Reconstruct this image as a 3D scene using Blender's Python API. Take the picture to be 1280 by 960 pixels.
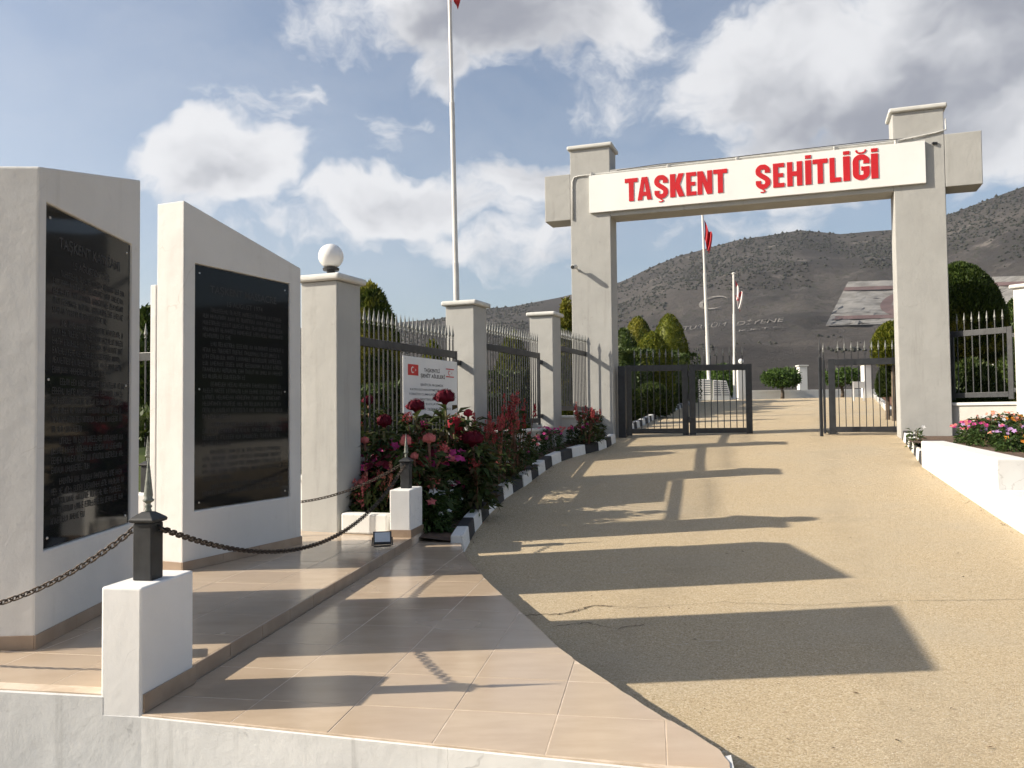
import bpy, bmesh, math, random
import numpy as np
from mathutils import Vector, Matrix
R = math.radians
random.seed(7)
rng = np.random.default_rng(7)
for o in list(bpy.data.objects):
    bpy.data.objects.remove(o)
sc = bpy.context.scene
COL = sc.collection

# ------------------------------------------------------------------ camera
F = 1040.0
EYE = np.array([0, 0, 1.3])
PITCH, ROLL = R(2.04), R(.6)
fwd = np.array([0, math.cos(PITCH), math.sin(PITCH)])
up0 = np.array([0, -math.sin(PITCH), math.cos(PITCH)])
rt0 = np.array([1., 0, 0])
cup = up0 * math.cos(ROLL) + rt0 * math.sin(ROLL)
crt = rt0 * math.cos(ROLL) - up0 * math.sin(ROLL)
cam = bpy.data.cameras.new('camera')
camo = bpy.data.objects.new('camera', cam)
COL.objects.link(camo)
cam.sensor_width = 36.0
cam.lens = 36.0 * F / 1280.0
cam.clip_start = .05
cam.clip_end = 9000
camo.matrix_world = Matrix(((crt[0], cup[0], -fwd[0], EYE[0]), (crt[1], cup[1], -fwd[1], EYE[1]),
                            (crt[2], cup[2], -fwd[2], EYE[2]), (0, 0, 0, 1)))
sc.camera = camo
sc.view_settings.view_transform = 'Standard'
sc.view_settings.look = 'None'
sc.view_settings.gamma = 1
sc.view_settings.exposure = 0.84

def ray(x, y): return fwd + crt * ((x - 640) / F) + cup * ((480 - y) / F)
def pz(x, y, z):
    d = ray(x, y); return EYE + d * ((z - EYE[2]) / d[2])
def pY(x, y, Y):
    d = ray(x, y); return EYE + d * (Y / d[1])
def pplane(x, y, p0, n):
    d = ray(x, y); return EYE + d * (np.dot(np.asarray(p0) - EYE, n) / np.dot(d, n))

# ------------------------------------------------------------------ sun and sky
SUN_EL, SUN_AZ = 29.8, 4.6           # light travels towards +X, slightly +Y
sl = bpy.data.lights.new('sun', 'SUN')
sl.energy = 4.9
sl.angle = R(.55)
sl.color = (1, .895, .74)
so = bpy.data.objects.new('sun', sl)
COL.objects.link(so)
ldir = Vector((math.cos(R(SUN_EL)) * math.cos(R(SUN_AZ)), math.cos(R(SUN_EL)) * math.sin(R(SUN_AZ)), -math.sin(R(SUN_EL))))
so.rotation_euler = ldir.to_track_quat('-Z', 'Y').to_euler()
so.location = (-20, -2, 20)

world = bpy.data.worlds.new('World')
sc.world = world
world.use_nodes = True
wt = world.node_tree
wt.nodes.clear()
def nd(t, typ, ins=None, **kw):
    n = t.nodes.new(typ)
    for k, v in kw.items(): setattr(n, k, v)
    for k, v in (ins or {}).items():
        if isinstance(v, bpy.types.NodeSocket): t.links.new(v, n.inputs[k])
        else: n.inputs[k].default_value = v
    return n
def mth(t, op, a, b=None, c=None, clamp=False):
    n = t.nodes.new('ShaderNodeMath'); n.operation = op; n.use_clamp = clamp
    for i, v in enumerate((a, b, c)):
        if v is None: continue
        if isinstance(v, bpy.types.NodeSocket): t.links.new(v, n.inputs[i])
        else: n.inputs[i].default_value = v
    return n.outputs[0]
def vmth(t, op, a, b=None, out=0):
    n = t.nodes.new('ShaderNodeVectorMath'); n.operation = op
    for i, v in enumerate((a, b)):
        if v is None: continue
        if isinstance(v, bpy.types.NodeSocket): t.links.new(v, n.inputs[i])
        else: n.inputs[i].default_value = v
    return n.outputs[out]
def smooth(t, v, a, b):
    n = t.nodes.new('ShaderNodeMapRange'); n.interpolation_type = 'SMOOTHSTEP'
    t.links.new(v, n.inputs[0]); n.inputs[1].default_value = a; n.inputs[2].default_value = b
    return n.outputs[0]
def mixc(t, f, a, b):
    n = t.nodes.new('ShaderNodeMix'); n.data_type = 'RGBA'
    for k, v in ((0, f), (6, a), (7, b)):
        if isinstance(v, bpy.types.NodeSocket): t.links.new(v, n.inputs[k])
        else: n.inputs[k].default_value = (*v, 1) if isinstance(v, tuple) and len(v) == 3 else v
    return n.outputs[2]

sky = nd(wt, 'ShaderNodeTexSky', sky_type='NISHITA', sun_disc=False, sun_elevation=R(SUN_EL),
         sun_rotation=R(270 - SUN_AZ), altitude=200, air_density=1.0, dust_density=2.2, ozone_density=1.2)
tc = nd(wt, 'ShaderNodeTexCoord')
dirv = tc.outputs['Generated']
bg_sky = nd(wt, 'ShaderNodeBackground', {'Color': sky.outputs[0], 'Strength': .078})
warp = nd(wt, 'ShaderNodeTexNoise', {'Vector': dirv, 'Scale': 7.0, 'Detail': 4.0, 'Roughness': .6})
wofs = vmth(wt, 'MULTIPLY', vmth(wt, 'SUBTRACT', warp.outputs['Color'], (.5, .5, .5)), (.12, .12, .12))
wdir = vmth(wt, 'ADD', dirv, wofs)
strv = vmth(wt, 'MULTIPLY', wdir, (1, 1, 1.7))
n1 = nd(wt, 'ShaderNodeTexNoise', {'Vector': strv, 'Scale': 5.6, 'Detail': 8.0, 'Roughness': .60})
cov = None
# cumulus of the day: (direction through a photo point, angular half width, half height, weight)
for (cx, cy, rx, ry, w) in ((640, 25, 225, 66, 1.0), (550, 80, 85, 45, .85), (262, 205, 112, 64, .95), (370, 280, 110, 40, .55),
                            (520, 256, 180, 42, .9), (645, 222, 95, 40, .95), (640, 325, 130, 60, .75),
                            (1010, 75, 145, 140, 1.0), (1200, 70, 200, 150, 1.25), (985, 185, 95, 70, .85), (1150, 170, 220, 75, .85),
                            (820, 290, 180, 50, .55), (150, -240, 260, 110, .8), (1450, 100, 200, 150, 1.0)):
    d = ray(cx, cy); d = d / np.linalg.norm(d)
    df = vmth(wt, 'SUBTRACT', wdir, tuple(d))
    kx, kz = F / rx, F / ry
    ln = vmth(wt, 'LENGTH', vmth(wt, 'MULTIPLY', df, (kx, kx, kz)), out=1)
    m = mth(wt, 'MULTIPLY', smooth(wt, ln, 1.45, .25), w)
    cov = m if cov is None else mth(wt, 'MAXIMUM', cov, m)
low = nd(wt, 'ShaderNodeTexNoise', {'Vector': dirv, 'Scale': 2.1, 'Detail': 3.0})
cov = mth(wt, 'MAXIMUM', cov, mth(wt, 'MULTIPLY', low.outputs[0], .42))
dens = mth(wt, 'ADD', cov, mth(wt, 'MULTIPLY', mth(wt, 'SUBTRACT', n1.outputs[0], .5), 2.3))
alpha = smooth(wt, dens, .31, .78)
vn = nd(wt, 'ShaderNodeTexNoise', {'Vector': vmth(wt, 'MULTIPLY', wdir, (1, 1, 2.6)), 'Scale': 2.7, 'Detail': 5.0, 'Roughness': .62})
veil = nd(wt, 'ShaderNodeMapRange', {0: vn.outputs[0], 1: .35, 2: .75, 3: .02, 4: .24}).outputs[0]
alpha = mth(wt, 'MAXIMUM', alpha, veil)
n2 = nd(wt, 'ShaderNodeTexNoise', {'Vector': vmth(wt, 'ADD', strv, (.0, .0, .09)), 'Scale': 5.2, 'Detail': 4.0, 'Roughness': .55})
relief = mth(wt, 'SUBTRACT', n1.outputs[0], n2.outputs[0])
thick = smooth(wt, mth(wt, 'SUBTRACT', dens, mth(wt, 'MULTIPLY', relief, 2.2)), .55, 1.45)
ccol = mixc(wt, thick, (.72, .72, .73), (.27, .28, .32))
bg_cl = nd(wt, 'ShaderNodeBackground', {'Color': ccol, 'Strength': .69})
# air near the horizon pales the blue a little
mixs = nd(wt, 'ShaderNodeMixShader', {0: mth(wt, 'MULTIPLY', alpha, .93), 1: bg_sky.outputs[0], 2: bg_cl.outputs[0]})
nd(wt, 'ShaderNodeOutputWorld', {0: mixs.outputs[0]})

# ------------------------------------------------------------------ building helpers
XF = {}
def setp(o, label=None, cat=None, group=None, kind=None):
    if label: o['label'] = label
    if cat: o['category'] = cat
    if group: o['group'] = group
    if kind: o['kind'] = kind
    return o
def empty(name, loc, label=None, cat=None, group=None, kind=None, rot=0.0, parent=None):
    o = bpy.data.objects.new(name, None)
    COL.objects.link(o)
    o.empty_display_size = .1
    o.location = tuple(loc); o.rotation_euler = (0, 0, rot)
    XF[o.name] = (np.array(loc, float), rot)
    if parent: o.parent = parent
    return setp(o, label, cat, group, kind)

class MB:
    """collects shapes, then links them as one mesh object"""
    def __init__(s): s.v = []; s.f = []
    def add(s, vs, fs):
        b = len(s.v); s.v += [tuple(map(float, v)) for v in vs]; s.f += [tuple(i + b for i in f) for f in fs]; return s
    def prism(s, base, top):
        n = len(base)
        fs = [tuple(range(n - 1, -1, -1)), tuple(range(n, 2 * n))]
        fs += [(i, (i + 1) % n, n + (i + 1) % n, n + i) for i in range(n)]
        return s.add(list(base) + list(top), fs)
    def ext(s, poly, z0, z1):
        """counter-clockwise xy outline between heights (numbers or per-point lists)"""
        n = len(poly)
        a = z0 if hasattr(z0, '__len__') else [z0] * n
        b = z1 if hasattr(z1, '__len__') else [z1] * n
        return s.prism([(p[0], p[1], a[i]) for i, p in enumerate(poly)], [(p[0], p[1], b[i]) for i, p in enumerate(poly)])
    def obox(s, o, ex, ey, ez):
        """box from a corner along three edge vectors"""
        o, ex, ey, ez = map(np.asarray, (o, ex, ey, ez))
        b = [o, o + ex, o + ex + ey, o + ey]
        return s.prism(b, [p + ez for p in b])
    def box(s, c, sz):
        c = np.asarray(c, float); x, y, z = sz
        return s.obox(c - np.array(sz) / 2, (x, 0, 0), (0, y, 0), (0, 0, z))
    def tube(s, path, rad, n=8, cap=True):
        path = [np.asarray(p, float) for p in path]
        rads = rad if hasattr(rad, '__len__') else [rad] * len(path)
        rings = []
        prev = None
        for i, p in enumerate(path):
            t = path[min(i + 1, len(path) - 1)] - path[max(i - 1, 0)]
            t = t / (np.linalg.norm(t) + 1e-9)
            if prev is None:
                a = np.cross(t, (0, 0, 1.)) if abs(t[2]) < .9 else np.cross(t, (1., 0, 0))
            else:
                a = prev - t * np.dot(prev, t)
            a = a / (np.linalg.norm(a) + 1e-9); prev = a
            b = np.cross(t, a)
            rings.append([p + rads[i] * (math.cos(2 * math.pi * k / n) * a + math.sin(2 * math.pi * k / n) * b) for k in range(n)])
        vs = [q for r_ in rings for q in r_]
        fs = [(i * n + k, i * n + (k + 1) % n, (i + 1) * n + (k + 1) % n, (i + 1) * n + k) for i in range(len(path) - 1) for k in range(n)]
        if cap:
            fs += [tuple(range(n - 1, -1, -1)), tuple((len(path) - 1) * n + k for k in range(n))]
        return s.add(vs, fs)
    def lathe(s, prof, c=(0, 0, 0), n=20, sq=False):
        vs = []
        for (r_, z) in prof:
            for k in range(n):
                a = 2 * math.pi * (k + (.5 if sq else 0)) / n
                vs.append((c[0] + r_ * math.cos(a), c[1] + r_ * math.sin(a), c[2] + z))
        m = len(prof)
        fs = [(i * n + k, i * n + (k + 1) % n, (i + 1) * n + (k + 1) % n, (i + 1) * n + k) for i in range(m - 1) for k in range(n)]
        fs += [tuple(range(n - 1, -1, -1)), tuple((m - 1) * n + k for k in range(n))]
        return s.add(vs, fs)
    def build(s, name, mat, parent=None, world=True, smooth=False, bevel=0, loc=None, seg=2, recalc=True, **tags):
        if parent is not None: L, rot = XF[parent.name]
        else: L, rot = (np.array(loc, float) if loc is not None else np.zeros(3)), 0.0
        v = np.array(s.v, float)
        if world or parent is None:
            v = v - L
            if rot:
                c, q = math.cos(-rot), math.sin(-rot)
                v = np.stack([v[:, 0] * c - v[:, 1] * q, v[:, 0] * q + v[:, 1] * c, v[:, 2]], 1)
        me = bpy.data.meshes.new(name)
        me.from_pydata(v.tolist(), [], s.f)
        if recalc:
            bm = bmesh.new(); bm.from_mesh(me)
            bmesh.ops.recalc_face_normals(bm, faces=bm.faces)
            bm.to_mesh(me); bm.free()
        return link(name, me, mat, parent, L, rot, smooth, bevel, seg, **tags)

def link(name, me, mat, parent=None, L=(0, 0, 0), rot=0, smooth=False, bevel=0, seg=2, label=None, cat=None, group=None, kind=None):
    o = bpy.data.objects.new(name, me)
    COL.objects.link(o)
    me.materials.append(mat)
    if parent is not None: o.parent = parent
    else: o.location = tuple(L)
    XF[o.name] = (np.array(L, float), rot)
    if smooth: me.polygons.foreach_set('use_smooth', [True] * len(me.polygons))
    if bevel:
        m = o.modifiers.new('bevel', 'BEVEL'); m.width = bevel; m.segments = seg; m.limit_method = 'ANGLE'; m.angle_limit = R(35)
    return setp(o, label, cat, group, kind)
def clone(o, parent=None, loc=None, rot=None, label=None):
    c = o.copy(); COL.objects.link(c)
    if parent is not None: c.parent = parent
    if loc is not None: c.location = tuple(loc)
    if rot is not None: c.rotation_euler = (0, 0, rot)
    if label: c['label'] = label
    for ch in list(o.children): clone(ch, c)
    return c
def fast_mesh(name, v, f):
    """numpy verts (N,3) and quads (M,4)"""
    me = bpy.data.meshes.new(name)
    k = f.shape[1]
    me.vertices.add(len(v)); me.vertices.foreach_set('co', np.asarray(v, np.float32).ravel())
    me.loops.add(f.size); me.loops.foreach_set('vertex_index', np.asarray(f, np.int32).ravel())
    me.polygons.add(len(f)); me.polygons.foreach_set('loop_start', np.arange(0, f.size, k, dtype=np.int32))
    me.polygons.foreach_set('loop_total', np.full(len(f), k, np.int32))
    me.update(calc_edges=True); me.validate()
    return me

# ------------------------------------------------------------------ materials
MATS = {}
def newmat(name):
    m = bpy.data.materials.new(name); m.use_nodes = True
    t = m.node_tree; t.nodes.clear()
    out = nd(t, 'ShaderNodeOutputMaterial')
    p = nd(t, 'ShaderNodeBsdfPrincipled')
    t.links.new(p.outputs[0], out.inputs[0])
    MATS[name] = m
    return m, t, p, out
def noise(t, vec, scale, detail=4, rough=.55):
    return nd(t, 'ShaderNodeTexNoise', {'Vector': vec, 'Scale': scale, 'Detail': float(detail), 'Roughness': rough}).outputs[0]
def wpos(t): return nd(t, 'ShaderNodeNewGeometry').outputs['Position']
def bump(t, p, h, strength, dist):
    b = nd(t, 'ShaderNodeBump', {'Height': h, 'Strength': strength, 'Distance': dist})
    t.links.new(b.outputs[0], p.inputs['Normal'])
    return b
def surf(name, c1, c2, rough=.6, scale=3.0, bscale=60., bstr=.3, bdist=.004, metal=0., spec=.5, detail=5, lo=.35, hi=.65):
    """two tones of one colour in soft patches, with fine relief"""
    m, t, p, out = newmat(name)
    g = wpos(t)
    n = noise(t, g, scale, detail)
    t.links.new(mixc(t, smooth(t, n, lo, hi), c1, c2), p.inputs['Base Color'])
    r_ = nd(t, 'ShaderNodeMapRange', {0: noise(t, g, scale * 4, 3), 3: rough - .08, 4: rough + .08}).outputs[0]
    t.links.new(r_, p.inputs['Roughness'])
    p.inputs['Metallic'].default_value = metal
    p.inputs['Specular IOR Level'].default_value = spec
    if bstr: bump(t, p, noise(t, g, bscale, 6, .6), bstr, bdist)
    return m
def plaster(name, c1, c2, stain, amount=.5, rough=.75, hand=.012):
    """hand-trowelled, painted render: waves, fine grain, grey run marks and chips with a shape of their own"""
    m, t, p, out = newmat(name)
    g = wpos(t)
    n = noise(t, g, 1.7, 6, .6)
    c = mixc(t, smooth(t, n, .3, .7), c1, c2)
    st = vmth(t, 'MULTIPLY', g, (7., 7., .55))
    runs = smooth(t, noise(t, st, 1.0, 6, .65), .54, .78)
    spots = smooth(t, noise(t, g, 9., 8, .7), .60, .74)
    f = mth(t, 'MULTIPLY', mth(t, 'MAXIMUM', runs, mth(t, 'MULTIPLY', spots, .8)), amount)
    c = mixc(t, f, c, stain)
    crk = nd(t, 'ShaderNodeTexVoronoi', {'Vector': vmth(t, 'ADD', g, vmth(t, 'MULTIPLY', nd(t, 'ShaderNodeTexNoise', {'Vector': g, 'Scale': 5., 'Detail': 3.}).outputs['Color'], (.25, .25, .25))), 'Scale': .9}, feature='DISTANCE_TO_EDGE').outputs[0]
    hair = mth(t, 'MULTIPLY', smooth(t, crk, .0035, .0005), smooth(t, noise(t, g, 1.1, 2), .52, .62))
    c = mixc(t, mth(t, 'MULTIPLY', hair, .5), c, stain)
    t.links.new(c, p.inputs['Base Color'])
    p.inputs['Roughness'].default_value = rough
    p.inputs['Specular IOR Level'].default_value = .3
    h = mth(t, 'ADD', mth(t, 'MULTIPLY', noise(t, g, 6, 3), 1.0), mth(t, 'MULTIPLY', noise(t, g, 90, 5, .65), .16))
    bump(t, p, h, .55, hand)
    return m
def foliage(name, cols, rough=.55, trans=.25, patch=None, pscale=3.0, band=None):
    m, t, p, out = newmat(name)
    geo = nd(t, 'ShaderNodeNewGeometry')
    ramp = nd(t, 'ShaderNodeValToRGB', {0: geo.outputs['Random Per Island']})
    e = ramp.color_ramp.elements
    while len(e) < len(cols): e.new(.5)
    for i, c in enumerate(cols): e[i].position = i / max(1, len(cols) - 1); e[i].color = (*c, 1)
    c = ramp.outputs[0]
    if patch:
        f = smooth(t, noise(t, geo.outputs['Position'], pscale, 3), .42, .62)
        if band:            # young golden growth only on part of the plant
            z = nd(t, 'ShaderNodeSeparateXYZ', {0: geo.outputs['Position']}).outputs[2]
            f = mth(t, 'MULTIPLY', f, smooth(t, z, band[1], band[0]))
        c = mixc(t, f, c, patch)
    t.links.new(c, p.inputs['Base Color'])
    p.inputs['Roughness'].default_value = rough
    p.inputs['Specular IOR Level'].default_value = .25
    tr = nd(t, 'ShaderNodeBsdfTranslucent', {'Color': c})
    mx = nd(t, 'ShaderNodeMixShader', {0: trans, 1: p.outputs[0], 2: tr.outputs[0]})
    t.links.new(mx.outputs[0], out.inputs[0])
    return m

M_slab = plaster('slab_white_paint', (.63, .625, .61), (.585, .58, .565), (.42, .40, .37), .3)
M_ped = plaster('pedestal_white_paint', (.76, .76, .755), (.70, .70, .695), (.42, .42, .42), .35, hand=.007)
M_ret = plaster('retaining_wall_paint', (.64, .65, .65), (.52, .53, .535), (.31, .315, .315), .85, hand=.010)
M_wallw = plaster('bright_white_paint', (.70, .695, .675), (.65, .645, .625), (.42, .40, .37), .28)
M_pil = plaster('pillar_grey_paint', (.395, .395, .38), (.355, .355, .342), (.25, .245, .23), .55)
M_cap = plaster('cap_paint', (.60, .60, .575), (.53, .53, .505), (.32, .31, .29), .35)
M_low = plaster('low_wall_paint', (.46, .45, .42), (.40, .395, .37), (.26, .25, .24), .35)
M_iron = surf('black_iron_paint', (.018, .02, .024), (.03, .033, .038), .42, 9., 140., .2, .001)
M_boll = surf('bollard_black_paint', (.010, .011, .013), (.020, .022, .025), .58, 14., 120., .35, .002)
M_fin = surf('weathered_finial', (.10, .115, .10), (.19, .205, .18), .6, 40., 160., .4, .002)
M_chain = surf('rusty_chain', (.035, .028, .022), (.075, .055, .042), .55, 60., 200., .3, .001, metal=.5)
M_board = surf('sign_board_white', (.80, .80, .78), (.76, .76, .745), .35, 1.2, 40., .04, .001)
M_red = surf('sign_red', (.56, .012, .016), (.50, .011, .015), .35, 3., 40., .05, .001)
M_globe = surf('opal_glass', (.83, .82, .80), (.80, .79, .77), .18, 3., 30., 0)
M_dark = surf('dark_plastic', (.02, .02, .022), (.03, .03, .032), .4, 20., 100., .1, .001)
M_pole = surf('pole_white', (.66, .65, .62), (.58, .57, .55), .35, 2., 60., .1, .001)
M_soil = surf('bed_soil', (.085, .055, .038), (.15, .095, .062), .9, 7., 45., .9, .03)
M_redsoil = surf('red_soil', (.16, .075, .045), (.24, .12, .07), .9, 2., 20., .9, .04)
M_kw = plaster('kerb_white', (.74, .74, .72), (.64, .64, .62), (.33, .31, .28), .5, hand=.008)
M_kb = plaster('kerb_black', (.030, .030, .033), (.05, .05, .052), (.11, .105, .10), .5, hand=.008)
M_trim = surf('skirting_tile', (.27, .20, .145), (.33, .25, .185), .35, 6., 80., .15, .002)
M_silver = surf('steel', (.55, .55, .55), (.45, .45, .45), .3, 20., 80., .05, .001, metal=1.)
M_cable = surf('conduit_white', (.62, .62, .60), (.5, .5, .48), .5, 8., 80., .1, .001)

# polished beige porcelain tile: each tile a shade of its own, faint clouding
def tilemat():
    m, t, p, out = newmat('beige_tile')
    g = wpos(t)
    oi = nd(t, 'ShaderNodeObjectInfo').outputs['Random']
    c = mixc(t, smooth(t, noise(t, vmth(t, 'MULTIPLY', g, (1., 3., 1.)), 3.2, 5, .6), .3, .7), (.44, .345, .25), (.51, .405, .30))
    c = mixc(t, mth(t, 'MULTIPLY', oi, .5), c, (.43, .335, .245))
    dust = smooth(t, noise(t, g, 1.3, 3, .5), .35, .75)
    c = mixc(t, mth(t, 'MULTIPLY', dust, .3), c, (.52, .44, .35))
    t.links.new(c, p.inputs['Base Color'])
    r_ = nd(t, 'ShaderNodeMapRange', {0: dust, 3: .13, 4: .30}).outputs[0]
    t.links.new(r_, p.inputs['Roughness'])
    bump(t, p, noise(t, g, 2.2, 3), .12, .01)
    return m
M_tile = tilemat()
M_grout = surf('tile_grout', (.62, .52, .42), (.46, .37, .28), .9, 8., 120., .4, .002)
M_gap = surf('open_joint', (.10, .075, .055), (.16, .12, .09), .9, 8., 120., .4, .002)

def granite():
    m, t, p, out = newmat('black_granite')
    g = wpos(t)
    v = nd(t, 'ShaderNodeTexVoronoi', {'Vector': g, 'Scale': 420.})
    c = mixc(t, smooth(t, noise(t, g, 260., 3), .55, .75), (.010, .011, .012), (.030, .032, .033))
    t.links.new(c, p.inputs['Base Color'])
    p.inputs['Roughness'].default_value = .05
    p.inputs['Specular IOR Level'].default_value = .15
    return m
M_granite = granite()
M_engr = surf('engraved_grey', (.022, .023, .024), (.030, .031, .031), .8, 30., 100., .1, .001)

def drivemat():
    m, t, p, out = newmat('washed_concrete')
    g = wpos(t)
    v1 = nd(t, 'ShaderNodeTexVoronoi', {'Vector': g, 'Scale': 120.})
    hue = nd(t, 'ShaderNodeSeparateColor', {0: v1.outputs['Color']}).outputs[0]
    ramp = nd(t, 'ShaderNodeValToRGB', {0: hue})
    e = ramp.color_ramp.elements
    for i, (ps, c) in enumerate(((0, (.36, .275, .17)), (.3, (.53, .425, .275)), (.65, (.61, .50, .335)), (.9, (.68, .585, .42)), (1, (.70, .63, .50)))):
        if i > 1: e.new(ps)
        e[i].position = ps; e[i].color = (*c, 1)
    edge = nd(t, 'ShaderNodeTexVoronoi', {'Vector': g, 'Scale': 120.}, feature='DISTANCE_TO_EDGE').outputs[0]
    pits = smooth(t, noise(t, g, 34., 5, .7), .60, .74)
    c = mixc(t, smooth(t, edge, .10, .0), ramp.outputs[0], (.46, .36, .23))
    c = mixc(t, mth(t, 'MULTIPLY', pits, .38), c, (.27, .20, .125))
    big = noise(t, g, .55, 7, .62)
    c = mixc(t, mth(t, 'MULTIPLY', smooth(t, big, .42, .72), .42), c, (.50, .44, .34))
    side = vmth(t, 'DOT_PRODUCT', g, (.946, -.324, 0.), out=1)
    wob = mth(t, 'ADD', side, mth(t, 'MULTIPLY', noise(t, g, .45, 3), .9))
    trk = mth(t, 'ABSOLUTE', mth(t, 'SUBTRACT', mth(t, 'ABSOLUTE', mth(t, 'SUBTRACT', wob, .15)), .82))
    wear = mth(t, 'MULTIPLY', smooth(t, trk, .30, .04), smooth(t, noise(t, g, 2.3, 5, .65), .36, .62))
    c = mixc(t, mth(t, 'MULTIPLY', wear, .22), c, (.34, .275, .19))
    oil = smooth(t, noise(t, g, .9, 4, .55), .70, .76)
    c = mixc(t, mth(t, 'MULTIPLY', oil, .4), c, (.20, .16, .115))
    old = smooth(t, noise(t, vmth(t, 'MULTIPLY', g, (.6, 1.4, 1.)), 1.1, 6, .66), .58, .76)
    c = mixc(t, mth(t, 'MULTIPLY', old, .35), c, (.33, .265, .185))
    t.links.new(c, p.inputs['Base Color'])
    p.inputs['Roughness'].default_value = .85
    p.inputs['Specular IOR Level'].default_value = .25
    h = mth(t, 'ADD', smooth(t, edge, 0., .22), mth(t, 'MULTIPLY', pits, -1.1))
    h = mth(t, 'ADD', h, mth(t, 'MULTIPLY', noise(t, g, 9., 3), 1.5))
    bump(t, p, h, .8, .005)
    return m
M_drive = drivemat()

# ------------------------------------------------------------------ terrain
GD = np.array([.324, .946])            # way through the gate
BD = np.array([.946, -.324])           # along the gate beam
def dz(X, Y):
    s = GD[0] * X + GD[1] * Y
    t = np.clip((s - 5) / 12.5, 0, 1); L = 12.5
    h = (2*t**3-3*t**2+1)*-.21 + (t**3-2*t**2+t)*L*.01 + (-2*t**3+3*t**2)*.745 + (t**3-t**2)*L*.05
    h = h + np.where(s < 5, .01 * (np.maximum(s, -30) - 5), 0)
    h = h + np.where(s > 17.5, .05 * (np.minimum(s, 40) - 17.5), 0) + np.where(s > 40, .016 * (s - 40), 0)
    return h
def pd(x, y, lift=0.0):
    d = ray(x, y); lo, hi = 1., 120.
    for _ in range(50):
        m = (lo + hi) / 2; P = EYE + d * m
        if P[2] > dz(P[0], P[1]) + lift: lo = m
        else: hi = m
    return EYE + d * lo

_T = rng.random((256, 256))
def vnoise(x, y):
    xi, yi = np.floor(x).astype(int), np.floor(y).astype(int)
    fx, fy = x - xi, y - yi
    fx, fy = fx*fx*(3-2*fx), fy*fy*(3-2*fy)
    g = lambda i, j: _T[i % 256, j % 256]
    return (g(xi, yi)*(1-fx) + g(xi+1, yi)*fx)*(1-fy) + (g(xi, yi+1)*(1-fx) + g(xi+1, yi+1)*fx)*fy
def fbm(x, y, o=5):
    s, a = 0, .5
    for k in range(o):
        s = s + a * (vnoise(x + 17*k, y + 31*k) - .5); x, y, a = x*2.03, y*2.03, a*.5
    return s
RIDGE = [(-900, 470), (-400, 450), (0, 430), (300, 412), (460, 405), (548, 398), (600, 387), (640, 384), (700, 371), (745, 360), (778, 350), (815, 332),
         (850, 318), (920, 300), (960, 294), (1000, 287), (1050, 292), (1085, 289), (1115, 287), (1190, 266), (1230, 251), (1280, 233), (1400, 190), (1700, 150), (2200, 230)]
_raz, _rel = [], []
for (x, y) in RIDGE:
    d = ray(x, y); _raz.append(math.atan2(d[0], d[1])); _rel.append(d[2] / math.hypot(d[0], d[1]))
_raz = [-math.pi, -1.9] + _raz + [1.9, math.pi]; _rel = [.03, .03] + _rel + [.05, .03]
R0, R1 = 190., 1750.
def mtz(az, r):
    E_ = np.interp(az, _raz, _rel)
    t = np.clip((r - R0) / (R1 - R0), 0, 1)
    el = .017 + (E_ - .017) * (t ** .95)
    z = 1.3 + r * el
    X, Y = r * np.sin(az), r * np.cos(az)
    amp = np.clip(t * 4, 0, 1) * (10 + 110 * t * (1 - t) * 2)
    z = z + amp * (fbm(X / 260, Y / 260, 6)) 
    over = np.maximum(r - R1, 0)
    return z - over * .32
def mthit(x, y, lift=0.):
    d = ray(x, y); h = math.hypot(d[0], d[1]); az = math.atan2(d[0], d[1]); el = d[2] / h
    rs = np.arange(R0, R1, 4.); zz = mtz(np.full_like(rs, az), rs)
    i = np.argmax(zz > 1.3 + rs * el)
    r = rs[i] if zz[i] > 1.3 + rs[i] * el else R1
    r0 = r - 4.
    f = np.clip(((1.3 + r0 * el) - mtz(az, r0)) / (((1.3 + r0 * el) - mtz(az, r0)) - ((1.3 + r * el) - mtz(az, r)) + 1e-9), 0, 1)
    r = r0 + 4. * f - lift * 1.5
    return np.array([r * math.sin(az), r * math.cos(az), 1.3 + r * el])

def polar(name, rs, azs, zf, mat, wrap=False, **tags):
    rs = np.asarray(rs, float); azs = np.asarray(azs, float)
    A, Rr = np.meshgrid(azs, rs)
    Z = zf(A, Rr)
    v = np.stack([Rr*np.sin(A), Rr*np.cos(A), Z], -1).reshape(-1, 3)
    na, nr = len(azs), len(rs)
    i, j = np.meshgrid(np.arange(nr-1), np.arange(na-1), indexing='ij')
    f = np.stack([i*na+j, i*na+j+1, (i+1)*na+j+1, (i+1)*na+j], -1).reshape(-1, 4)[:, ::-1]
    return link(name, fast_mesh(name, v, f), mat, smooth=True, **tags)
front = np.linspace(R(-62), R(62), 420)
allaz = np.concatenate([np.linspace(-math.pi, R(-62), 40, endpoint=False), front, np.linspace(R(62), math.pi, 41)[1:]])

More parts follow.
